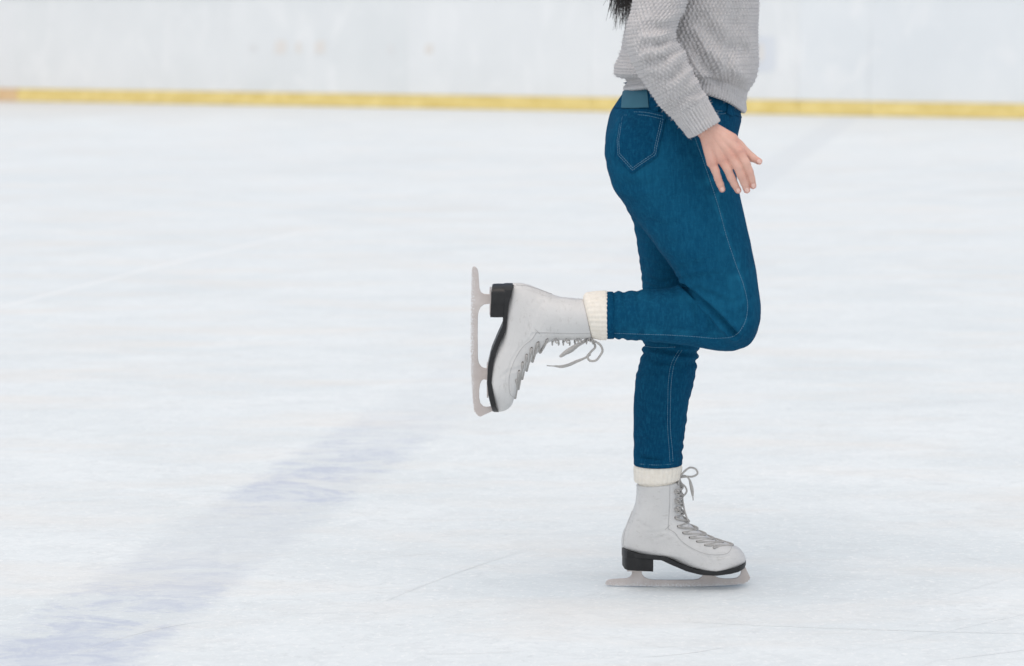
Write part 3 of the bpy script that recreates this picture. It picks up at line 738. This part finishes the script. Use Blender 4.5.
def sock_mesh(secs, rev=False):
    """ribbed sock cuff; secs = [(zoom x back, zoom y back, x front, y front, half width)]"""
    n, m = 168, 40; S = np.array(secs, float)
    rows = spline(np.column_stack([S[:, 0], S[:, 1], np.zeros(len(S)), S[:, 2:]]), m); v = []
    ph = np.arange(n) / n * 2 * math.pi
    for i, (xb, yb, _, xf, yf, hw) in enumerate(rows):
        c = np.array([(xb+xf)/2, (yb+yf)/2]); h = np.array([(xf-xb)/2, (yf-yb)/2])
        rib = 1 + .0125 * np.cos(ph * 30) + .004 * math.sin(i * 1.9)
        x = c[0] + h[0]*np.cos(ph)*rib; y = c[1] + h[1]*np.cos(ph)*rib
        v.append(np.column_stack([lx(x), hw*np.sin(ph)*rib, lz(y)]))
    v = np.vstack(v)
    f = [(i*n + j, i*n + (j+1) % n, (i+1)*n + (j+1) % n, (i+1)*n + j) for i in range(m-1) for j in range(n)]
    b2 = MB(); b2.add(v, f); return b2
def L3(x, y, yy):
    return np.array([lx(x), yy, lz(y)])

# standing skate (her left)
sk1, on1, eye1, tr1 = make_skate(0, -1, 'white leather figure skate standing on the ice')
pl1 = G(606.3, 450 + Z0 / 4.441); pl1 = P(606.0, 586.9, YF)
sk1.location = np.array([pl1[0], YF, 0.0]) - RO
bow1 = [([L3(370, 118, -.012), L3(364, 140, -.022), L3(370, 112, -.016), L3(390, 82, -.018), L3(416, 63, -.022), L3(440, 70, -.026), L3(447, 87, -.026), L3(430, 102, -.022), L3(400, 106, -.016), L3(372, 112, -.012)], .0017),
        ([L3(370, 114, -.010), L3(394, 102, -.016), L3(410, 114, -.02), L3(419, 140, -.022), L3(425, 168, -.022), L3(427, 186, -.022)], [.0017, .0017, .0018, .0032, .0034, .0024]), ([L3(427, 186, -.022), L3(428, 196, -.022), L3(429, 208, -.022)], .0010),
        ([L3(370, 116, -.006), L3(378, 138, -.008), L3(396, 155, -.010), L3(402, 172, -.012), L3(394, 188, -.012), L3(382, 196, -.01), L3(376, 170, -.008), L3(370, 140, -.004)], .0016),
        ([L3(370, 116, .004), L3(374, 150, .002), L3(382, 190, -.002), L3(388, 230, -.006), L3(396, 270, -.008), L3(410, 308, -.010)], .0015)]
make_lace(sk1, on1, eye1, tr1, bow1)
so = sock_mesh([(188, 46, 364, 42, .038), (176, 58, 377, 54, .0425), (170, 72, 382, 68, .0450), (170, 92, 382, 84, .0455), (171, 108, 380, 96, .0455), (172, 125, 378, 110, .0450), (175, 135, 374, 121, .0435), (184, 138, 366, 124, .040), (196, 150, 356, 140, .036)])
sock1 = mk_obj('sock', so, M_sock, person); sock1.location = sk1.location
# raised skate (her right): toe down, blade behind
sk2, on2, eye2, tr2 = make_skate(34, 1, 'white leather figure skate lifted behind her, toe down', 16)
ps = P(470.4, 267.0, YN)
sk2.location = np.array([ps[0], YN, ps[2]]) - RO; sk2.rotation_euler = (0, math.pi / 2, 0)
def R3(x3, y3, yy): return L3(50 + (y3 - 65) * 1.103 , Z0 - (x3 - 42) * 1.103 , yy)
bow2 = [([R3(485, 342, -.014), R3(462, 352, -.02), R3(430, 372, -.024), R3(404, 390, -.025), R3(388, 402, -.025)], [.0018, .002, .0034, .0036, .0026]),
        ([R3(488, 346, -.012), R3(455, 362, -.02), R3(425, 384, -.022), R3(400, 396, -.022)], [.0017, .0022, .0028, .002]),
        ([R3(487, 340, -.012), R3(515, 346, -.018), R3(540, 362, -.022), R3(547, 380, -.024), R3(537, 402, -.024), R3(518, 421, -.022), R3(498, 420, -.02), R3(490, 406, -.018), R3(502, 390, -.016), R3(520, 368, -.014), R3(510, 350, -.012), R3(488, 342, -.010)], .0019),
        ([R3(500, 400, -.016), R3(480, 412, -.016), R3(448, 426, -.014), R3(418, 440, -.012), R3(390, 447, -.010), R3(366, 446, -.008)], [.0016, .0018, .0024, .0026, .0024, .0014]), ([R3(366, 446, -.008), R3(350, 445, -.008), R3(336, 444, -.008)], .0009)]
make_lace(sk2, on2, eye2, tr2, bow2)
so = sock_mesh([(190, 6, 330, 6, .030), (166, 22, 346, 22, .0385), (152, 36, 358, 33, .0440), (152, 60, 360, 50, .0452), (156, 100, 357, 74, .0445), (160, 120, 353, 90, .0430), (172, 131, 348, 96, .040), (196, 136, 334, 104, .034), (198, 160, 330, 130, .032)])
sock2 = mk_obj('sock', so, M_sock, person); sock2.location = sk2.location; sock2.rotation_euler = sk2.rotation_euler

# ---- sweater: body and sleeves with a real knit relief
def knit(Gr, along_scale, cell, row, depth, rib_zone=None, ribn=None, seed=0, lowamp=.0):
    """displace a ring grid by a staggered moss-knit pattern (or ribs)"""
    m, n, _ = Gr.shape
    du = np.roll(Gr, -1, 1) - np.roll(Gr, 1, 1); dv = np.gradient(Gr, axis=0)
    nrm = np.cross(du, dv); nrm /= np.linalg.norm(nrm, axis=2)[:, :, None] + 1e-12
    cen = Gr.mean(1, keepdims=True)
    if ((Gr - cen) * nrm).sum() < 0: nrm = -nrm
    vlen = np.concatenate([[0], np.cumsum(np.linalg.norm(np.diff(Gr, axis=0), axis=2).mean(1))])
    circ = np.linalg.norm(np.roll(Gr, -1, 1) - Gr, axis=2)
    per = circ.sum(1).max(); nu = round(per / cell)
    uu = np.arange(n)[None, :] / n * nu; vv = vlen[:, None] / row
    jit = .22 * np.sin(vv * .37 + uu * .11) ; uu = uu + .10 * np.sin(vv * .9 + seed) + jit * .3
    r = np.round(vv); fr_ = vv - r; st_g = (r % 2) * .5
    cu = np.cos(2 * math.pi * (uu + st_g + .16 * np.abs(fr_)))
    h = (.5 + .5 * cu) ** .8 * (.52 + .48 * np.abs(np.cos(math.pi * fr_)) ** .8)
    h2 = (.5 + .5 * np.cos(2 * math.pi * (uu + .25))) * .25
    kn = h + h2 - .5
    if rib_zone is not None:
        z0, z1 = rib_zone; rz = ((vlen >= z0) & (vlen <= z1)).astype(float)
        rz = np.convolve(np.pad(rz, 3, 'edge'), np.ones(7) / 7, 'valid')[:, None]
        rb = np.abs(np.cos(math.pi * ribn * np.arange(n)[None, :] / n)) ** .8 - .5 + .08 * np.cos(2 * math.pi * vv * 1.0)
        kn = kn * (1 - rz) + rb * rz * .9
    low = np.zeros((m, n))
    if lowamp:
        for i in range(m):
            for j in range(0, n):
                p = Gr[i, j]; low[i, j] = N3(p, 14, (seed, 0, 0)) + .5 * N3(p, 32, (0, seed, 0))
    return Gr + nrm * (kn * depth + low * lowamp)[:, :, None], nrm
def grid_faces(m, n): return [(i*n + j, i*n + (j+1) % n, (i+1)*n + (j+1) % n, (i+1)*n + j) for i in range(m-1) for j in range(n)]
def warp(Gr, folds, Y, cond):
    for poly, dep, w in folds:
        dep = dep * 1.2; pl = pxz(poly, Y); q = Gr.reshape(-1, 3); d = polydist(q[:, [0, 2]], pl).reshape(Gr.shape[:2])
        t0 = np.linalg.norm(q[:, [0, 2]] - pl[0], axis=1).reshape(d.shape); t1 = np.linalg.norm(q[:, [0, 2]] - pl[-1], axis=1).reshape(d.shape)
        tp = np.clip(np.minimum(t0, t1) / .02, .15, 1)
        c = Gr.mean(1, keepdims=True); rad = Gr - c; rad /= np.linalg.norm(rad, axis=2)[:, :, None] + 1e-9
        s = (-dep * np.exp(-(d/w)**2) + .6*dep*np.exp(-((d - 2*w)/w)**2)) * tp * cond(Gr)
        Gr = Gr + rad * s[:, :, None]
    return Gr
tor = [sec((738, 109), (632, 90), 0, .142, .024), sec((741, 111), (628, 90), 0, .150, .025), sec((744.5, 100), (627, 84.5), 0, .153, .025), sec((747, 91), (627.5, 79), 0, .158, .022), sec((754, 81), (617, 75.5), 0, .168, .010), sec((757, 69), (615, 69), 0, .173, .002),
       sec((756.8, 50), (620.5, 54), 0, .173), sec((756.5, 25), (627, 24), 0, .172), sec((757, 0), (631, 0), 0, .172), sec((756, -30), (632, -30), 0, .172)]
v_, f_, Gt = loft(tor, 250, 760, cap=False)
Gt = warp(Gt, [([(705, 62), (715, 78), (738, 86)], .004, .010), ([(700, 20), (716, 40), (740, 50)], .004, .012), ([(690, 40), (704, 66), (722, 76)], .005, .010), ([(745, 60), (735, 30), (738, 0)], .003, .012), ([(735, 84), (728, 66), (730, 48)], .003, .008)], -.15, lambda q: 1 / (1 + np.exp((q[:, :, 1] + .03) / .01)))
Gt, Nt = knit(Gt, 1, .0100, .0068, .0042, (-.01, .041), 110, 1, .002)
up = [sec((756, -30), (632, -30), 0, .172), sec((752, -70), (632, -70), 0, .178), sec((742, -110), (636, -110), 0, .180), sec((728, -136), (646, -136), 0, .150), sec((718, -150), (656, -148), 0, .085), sec((712, -158), (664, -156), 0, .058)]
v2, f2, Gu = loft(up, 60, 200, cap=False)
Gu, _ = knit(Gu, 1, .0100, .0068, .0030, None, None, 1, .002)
sw = MB()
for yy, dy in ((-.148, .02), (.148, -.02)):
    sw.add(*ellipsoid(P(679, -104, yy), (.068, .068, .062), 40, 24))
sw.add(Gt.reshape(-1, 3), grid_faces(*Gt.shape[:2])); sw.add(Gu.reshape(-1, 3), grid_faces(*Gu.shape[:2]))
YA = -.205
def S4(F_, K_, Y, h): return sec(F_, K_, Y, h)
slv = [S4((712, 116), (696, 127), YA - .012, .022), S4((716, 118.5), (692.5, 136), YA - .012, .0285), S4((717.6, 120), (690.8, 137.2), YA - .012, .031), S4((713, 111), (683, 130), YA - .013, .034), S4((704.5, 95), (671, 114.5), YA - .015, .039), S4((698, 84), (662, 106), YA - .018, .044), S4((688, 66), (648.5, 88), YA - .022, .047), S4((680, 50), (636, 68), YA - .025, .049),
       S4((673.5, 36), (627.5, 48), YA - .026, .051), S4((679, 20), (627.5, 27), YA - .020, .052), S4((687, 2), (632, 8), YA - .010, .053), S4((692, -25), (637, -22), YA + .004, .055), S4((702, -80), (646, -80), YA + .022, .056), S4((704, -112), (656, -122), YA + .05, .05)]
v3, f3, Gs = loft(slv, 430, 300, cap=False)
Gs = warp(Gs, [([(674, 36), (660, 44), (646, 46)], .005, .008), ([(678, 46), (664, 56), (650, 60)], .004, .008), ([(681, 22), (664, 28), (648, 27)], .004, .008), ([(686, 62), (672, 76), (660, 82)], .003, .008), ([(640, 66), (648, 60), (660, 62)], .003, .007), ([(700, 90), (686, 94), (672, 104)], .004, .008), ([(694, 78), (680, 88), (668, 94)], .0025, .007)], YA - .04, lambda q: 1 / (1 + np.exp((q[:, :, 1] - YA) / .01)))
Gs, Ns = knit(Gs, 1, .0096, .0068, .0040, (-.01, .066), 34, 2, .0028)
sw.add(Gs.reshape(-1, 3), grid_faces(*Gs.shape[:2]))
# far sleeve, arm hanging on the other side
YB = .215
slf = [S4((700, 133), (674, 138), YB, .026), S4((702, 134), (671, 140), YB, .031), S4((697, 114), (659, 120), YB, .038), S4((690, 90), (648, 95), YB + .004, .044), S4((684, 66), (638, 70), YB + .008, .048), S4((680, 40), (632, 42), YB + .006, .051), S4((684, 5), (633, 5), YB - .004, .053), S4((694, -40), (640, -40), YB - .016, .055), S4((702, -80), (646, -80), YB - .026, .056), S4((704, -112), (656, -122), YB - .055, .05)]
v4, f4, Gf = loft(slf, 200, 130, cap=False); Gf, _ = knit(Gf, 1, .0092, .0050, .002, (-.01, .06), 44, 3, .002)
sw.add(Gf.reshape(-1, 3), grid_faces(*Gf.shape[:2]))
# loose wool fibres standing off the knit
for Gq, nq, cnt in ((Gt, Nt, 5200), (Gs, Ns, 3600)):
    for _ in range(cnt):
        i, j = rng.integers(2, Gq.shape[0] - 2), rng.integers(0, Gq.shape[1])
        if Gq is Gt and Gq[i, j, 1] > .05: continue
        p = Gq[i, j]; d = nq[i, j] + rng.normal(0, .8, 3); d /= np.linalg.norm(d); l = rng.uniform(.003, .008); c_ = rng.normal(0, .35, 3)
        q1 = p + d * l * .5; q2 = q1 + (d + c_) * l * .5; w_ = np.cross(d, rng.normal(0, 1, 3)); w_ = w_ / np.linalg.norm(w_) * .00022
        sw.add([p - w_, p + w_, q1 + w_, q1 - w_, q2], [(0, 1, 2, 3), (3, 2, 4)])
mk_obj('sweater', sw, M_wool, person, RO)

# ---- body: hands modelled finely, the rest carries the clothes
def hand_points(T):
    """T maps (zoom x, zoom y, depth mm) -> world"""
    k = .000257
    fing = {
        'little': [((238, 388, 0), .0092), ((262, 450, -2), .0080), ((280, 505, 0), .0074), ((298, 550, 3), .0069), ((314, 588, 6), .0060)],
        'ring': [((312, 366, -3), .0098), ((352, 440, -5), .0084), ((378, 500, -3), .0079), ((406, 552, 1), .0073), ((432, 596, 5), .0063)],
        'middle': [((372, 338, -4), .0102), ((424, 420, -7), .0087), ((452, 486, -5), .0082), ((476, 542, -1), .0075), ((496, 594, 4), .0065)],
        'index': [((432, 308, -3), .0102), ((486, 396, -6), .0088), ((512, 458, -3), .0082), ((530, 514, 2), .0075), ((543, 562, 7), .0066)],
        'thumb': [((385, 225, 8), .0125), ((440, 268, 11), .0108), ((500, 326, 11), .0094), ((540, 356, 10), .0084), ((590, 383, 9), .0064)]}
    meta = [((182, 150, 2), (238, 388, 0), .0125, .0105), ((192, 140, 0), (312, 366, -3), .0130, .0105), ((206, 132, 0), (372, 338, -4), .0130, .0108), ((222, 128, 2), (432, 308, -3), .0128, .0108), ((226, 130, 6), (385, 225, 8), .0130, .0135)]
    mb = MB(); tips = []; kn = []
    for nm, ch in fing.items():
        pts = [T(*p) for p, r in ch]; rr = np.array([r for p, r in ch])
        # knuckle bulges between the joints
        P_, R_ = [], []
        for i in range(len(pts)-1):
            P_ += [pts[i], pts[i]*.5 + pts[i+1]*.5]; R_ += [rr[i], (rr[i] + rr[i+1]) / 2 * .95]
        P_.append(pts[-1]); R_.append(rr[-1])
        mb.add(*tube(P_, R_, 14, 34)); tips.append((pts[-2], pts[-1], rr[-1])); kn += [(pts[0], .011)] + [(p, .006) for p in pts[2:3]] + [(pts[-1], .008)]
    for a, b, r0, r1 in meta:
        pa, pb = T(*a), T(*b); mb.add(*tube([pa, pa*.6 + pb*.4, pb], [r0, (r0+r1)/2*.98, r1], 14, 12))
    # fleshy palm, side of the hand and the web of the thumb
    for a, b, r in (((215, 215, 9), (290, 345, 8), .0105), ((255, 195, 9), (365, 310, 7), .011), ((200, 240, 8), (232, 340, 7), .010), ((300, 190, 8), (405, 270, 7), .0105), ((370, 235, 8), (440, 300, 4), .0095)):
        mb.add(*tube([T(*a), T(*b)], r, 12, 6))
    wr = [T(*p) for p in ((210, 150, 2), (190, 118, 2), (165, 80, 2), (120, 0, 3), (70, -70, 4))]
    mb.add(*tube(wr, [.0215, .0215, .022, .024, .026], 20, 20, flat=.74, flatdir=[0, 1, 0])) 
    return mb, tips, kn, wr
def T_right(x, y, d):
    q = P(680 + x / 7.4, 110 + y / 7.4, YA - .018); return q + np.array([0, d / 1000.0, 0])
def T_left(x, y, d):
    a = math.radians(26); dx, dy = x - 190, y - 120; x2, y2 = dx*math.cos(a) - dy*math.sin(a), dx*math.sin(a) + dy*math.cos(a)
    q = P(688 + x2 / 7.4, 136 + y2 / 7.4, YB); return q + np.array([0, -d / 1000.0, 0])
body = MB(); flush_all = []; nails = MB()
for T, mir in ((T_right, 1), (T_left, -1)):
    mb, tips, kn, wr = hand_points(T)
    hv, hf, hn = remesh(mb, .00105, 5, .5)
    dd_ = np.zeros(len(hv))
    for p, rr in kn:
        q_ = np.linalg.norm(hv - p, axis=1)
        if rr > .010: dd_ += .0021 * np.exp(-(q_ / .0062) ** 2)
        elif rr < .007: dd_ += .0007 * np.exp(-(q_ / .005) ** 2)
    back = np.clip(-mir * hn[:, 1], 0, 1)
    for a_, b_ in (((196, 175), (238, 380)), ((215, 165), (312, 358)), ((230, 160), (372, 330)), ((244, 160), (432, 300))):
        pa, pb = T(*a_, 0), T(*b_, -2); pl = np.array([pa[[0, 2]], pb[[0, 2]]]); q_ = polydist(hv[:, [0, 2]], pl); tt = ((hv - pa) @ (pb - pa)) / ((pb - pa) @ (pb - pa))
        dd_ += .0006 * np.exp(-(q_ / .0030) ** 2) * np.clip(tt * 1.6 - .5, 0, 1) * back
    for ch, rr in zip(kn[1::3], (0,) * 5):
        pass
    dd_ += .00022 * nz(hv, 150) + .00035 * nz(hv, 55, o=2.0)
    hv = hv + hn * dd_[:, None]
    fl = np.zeros(len(hv))
    for p, rr in kn: fl = np.maximum(fl, np.exp(-(np.linalg.norm(hv - p, axis=1) / rr) ** 2) * (.8 if rr > .007 else .75))
    fl = np.maximum(fl, .30 * np.exp(-(np.linalg.norm(hv - T(120, 165, 0), axis=1) / .02) ** 2))
    # wrinkles over the middle joints, tendons on the back of the hand
    body.add(hv, hf, 0); flush_all.append(fl)
    tr = bvh_of(hv, hf)
    for a, b, r in tips:
        ax = (b - a) / np.linalg.norm(b - a); c = b - ax * r * .1
        loc, nr, i, dd = tr.ray_cast(Vector(c - np.array([0, mir * .03, 0])), Vector((0, mir, 0)), .1)
        if loc is None: continue
        n_ = np.array(nr); sd = np.cross(n_, ax); sd /= np.linalg.norm(sd); ax2 = np.cross(sd, n_); 
        vv, ff = ellipsoid((0, 0, 0), (1, 1, 1), 14, 8)
        vv = np.array(loc) - n_ * .0002 + vv[:, :1] * ax2 * r * .75 + vv[:, 1:2] * sd * r * .62 + vv[:, 2:3] * n_ * .0007
        nails.add(vv, ff, 1)
# trunk, arms, neck and head, legs under the clothes
big = MB()
def shrink(S, k, dk): 
    out = []
    for s in S:
        s = np.array(s).copy(); L_ = np.linalg.norm(s[3:6]); s[3:6] *= max(.3, (L_ - dk) / L_); s[6] = max(.012, s[6] - dk); s[7] = 0; out.append(s)
    return out
for S in (pelvis, nthigh, ncalf, fleg): big.add(*loft(shrink(S, 1, .016), 40, 28)[:2])
big.add(*loft(shrink([sec((736, 100), (636, 80), 0, .13)] + tor[6:] + up[1:], 1, .028), 60, 40)[:2])
big.add(*tube([T_right(120, 0, 3), P(662, 76, YA - .02), P(652, 42, YA - .026), P(668, -30, YA + .004), P(676, -95, YA + .04), P(684, -108, -.09)], [.022, .033, .036, .042, .044, .042], 16, 40))
big.add(*tube([T_left(120, 0, 3), P(668, 90, YB), P(656, 42, YB + .004), P(668, -30, YB - .012), P(676, -95, YB - .045), P(684, -108, .09)], [.022, .033, .036, .042, .044, .042], 16, 40))
nk = P(692, -150, 0); hd = P(708, -245, 0)
big.add(*tube([P(688, -135, 0), nk, P(698, -190, 0), P(702, -215, 0)], [.062, .056, .052, .054], 18, 14))
big.add(*ellipsoid(hd + np.array([-.008, 0, .028]), (.094, .074, .086))); big.add(*ellipsoid(hd + np.array([.026, 0, -.035]), (.060, .054, .070)))
big.add(*ellipsoid(hd + np.array([.060, 0, -.085]), (.024, .026, .020)))
big.add(*tube([hd + np.array([.084, 0, .022]), hd + np.array([.096, 0, -.004]), hd + np.array([.104, 0, -.022])], [.008, .010, .011], 10, 10))
big.add(*tube([hd + np.array([.083, -.012, -.052]), hd + np.array([.090, 0, -.052]), hd + np.array([.083, .012, -.052])], .006, 8, 8))
for s in (-1, 1):
    big.add(*ellipsoid(hd + np.array([-.006, s * .076, -.012]), (.016, .008, .030), 14, 10)); big.add(*ellipsoid(hd + np.array([.066, s * .032, .008]), (.014, .017, .011), 14, 10))
for S, Y in ((1, YF), ):
    big.add(*tube([P(658, 460, YF), P(658, 520, YF), P(662, 540, YF), P(700, 555, YF), P(722, 562, YF)], [.030, .022, .020, .018, .013], 14, 20))
big.add(*tube([P(612, 315, YN), P(545, 317, YN), P(527, 328, YN), P(515, 355, YN), P(509, 380, YN)], [.028, .020, .019, .017, .013], 14, 20))
gv, gf, gn = remesh(big, .007, 4, .5)
body.add(gv, gf, 0); flush_all.append(np.zeros(len(gv))); body.add(nails.arr(), nails.f, 1); flush_all.append(np.zeros(nails.n))
bo = mk_obj('body', body, [M_skin, M_nail], person, RO)
at = bo.data.attributes.new('flush', 'FLOAT', 'POINT'); at.data.foreach_set('value', np.concatenate(flush_all).astype(np.float32))

# ---- hair: long loose strands down the back, a cap over the head
hr = MB()
for i in range(420):
    a = rng.uniform(-1, 1); c0 = hd + np.array([-.045 - .04*rng.random(), a * .06, .05 - .12*rng.random()])
    endx = 607 + 27 * rng.random() ** .8; endy = rng.normal(2, 13) + (endx - 612) * .55
    if i % 9 == 0: endx -= rng.uniform(0, 4); endy += rng.uniform(0, 6)
    yy = a * .075 - .045
    e = P(endx + rng.normal(0, 1.5), min(endy, 24 + 8 * rng.random()), yy)
    m1 = P(634 + 22 * rng.random() - 6, -165, a * .07); m2 = P(622 + 14 * rng.random() - 3 , -75, yy + .01*rng.normal()); m3 = P(616 + 16 * rng.random() + (endx - 620) * .4, -25, yy + .006*rng.normal())
    hr.add(*tube([c0, m1, m2, m3, e], [.0011, .0012, .0009, .0006, .00018], 4, 22, 'flat'))
for k in range(900):
    th = rng.uniform(-math.pi, math.pi); el = rng.uniform(-.1, 1.45)
    def pt_(el, th, r=1.03): return hd + np.array([-.012, 0, .030]) + np.array([.098 * math.cos(el) * math.cos(th), .080 * math.cos(el) * math.sin(th), .092 * math.sin(el)]) * r
    if math.cos(th) > .55 and el < .75: continue
    hr.add(*tube([pt_(1.5, th), pt_(max(el, .4) * .5 + .6, th), pt_(el * .6, th * 1.06), pt_(-.35, math.copysign(min(abs(th * 1.15), 3.1), th))], .0026, 4, 10, 'flat'))
mk_obj('hair', hr, M_hair, person, RO)

# ------------------------------------------------------------------ light
SUN_EL, SUN_AZ = math.radians(72), math.radians(196)     # azimuth clockwise from +Y
w = bpy.data.worlds.new('World'); sc.world = w; w.use_nodes = True; nt = w.node_tree
sky = nt.nodes.new('ShaderNodeTexSky'); sky.sky_type = 'NISHITA'; sky.sun_disc = False; sky.sun_elevation = SUN_EL; sky.sun_rotation = SUN_AZ
sky.air_density = .6; sky.dust_density = 3.2; sky.ozone_density = 1.0
nt.links.new(sky.outputs[0], nt.nodes['Background'].inputs[0]); nt.nodes['Background'].inputs[1].default_value = .145
sd = bpy.data.lights.new('sun', 'SUN'); sd.energy = 1.2; sd.angle = math.radians(150); sd.color = (1.0, .96, .72)
so_ = bpy.data.objects.new('sun', sd); COL.objects.link(so_)
dirv = Vector((math.sin(SUN_AZ) * math.cos(SUN_EL), math.cos(SUN_AZ) * math.cos(SUN_EL), math.sin(SUN_EL)))
so_.rotation_euler = dirv.to_track_quat('Z', 'Y').to_euler(); so_.location = (0, 0, 8)
vs = sc.view_settings; vs.view_transform = 'Standard'; vs.look = 'None'; vs.exposure = 0.31; vs.gamma = 1.0; vs.use_curve_mapping = False
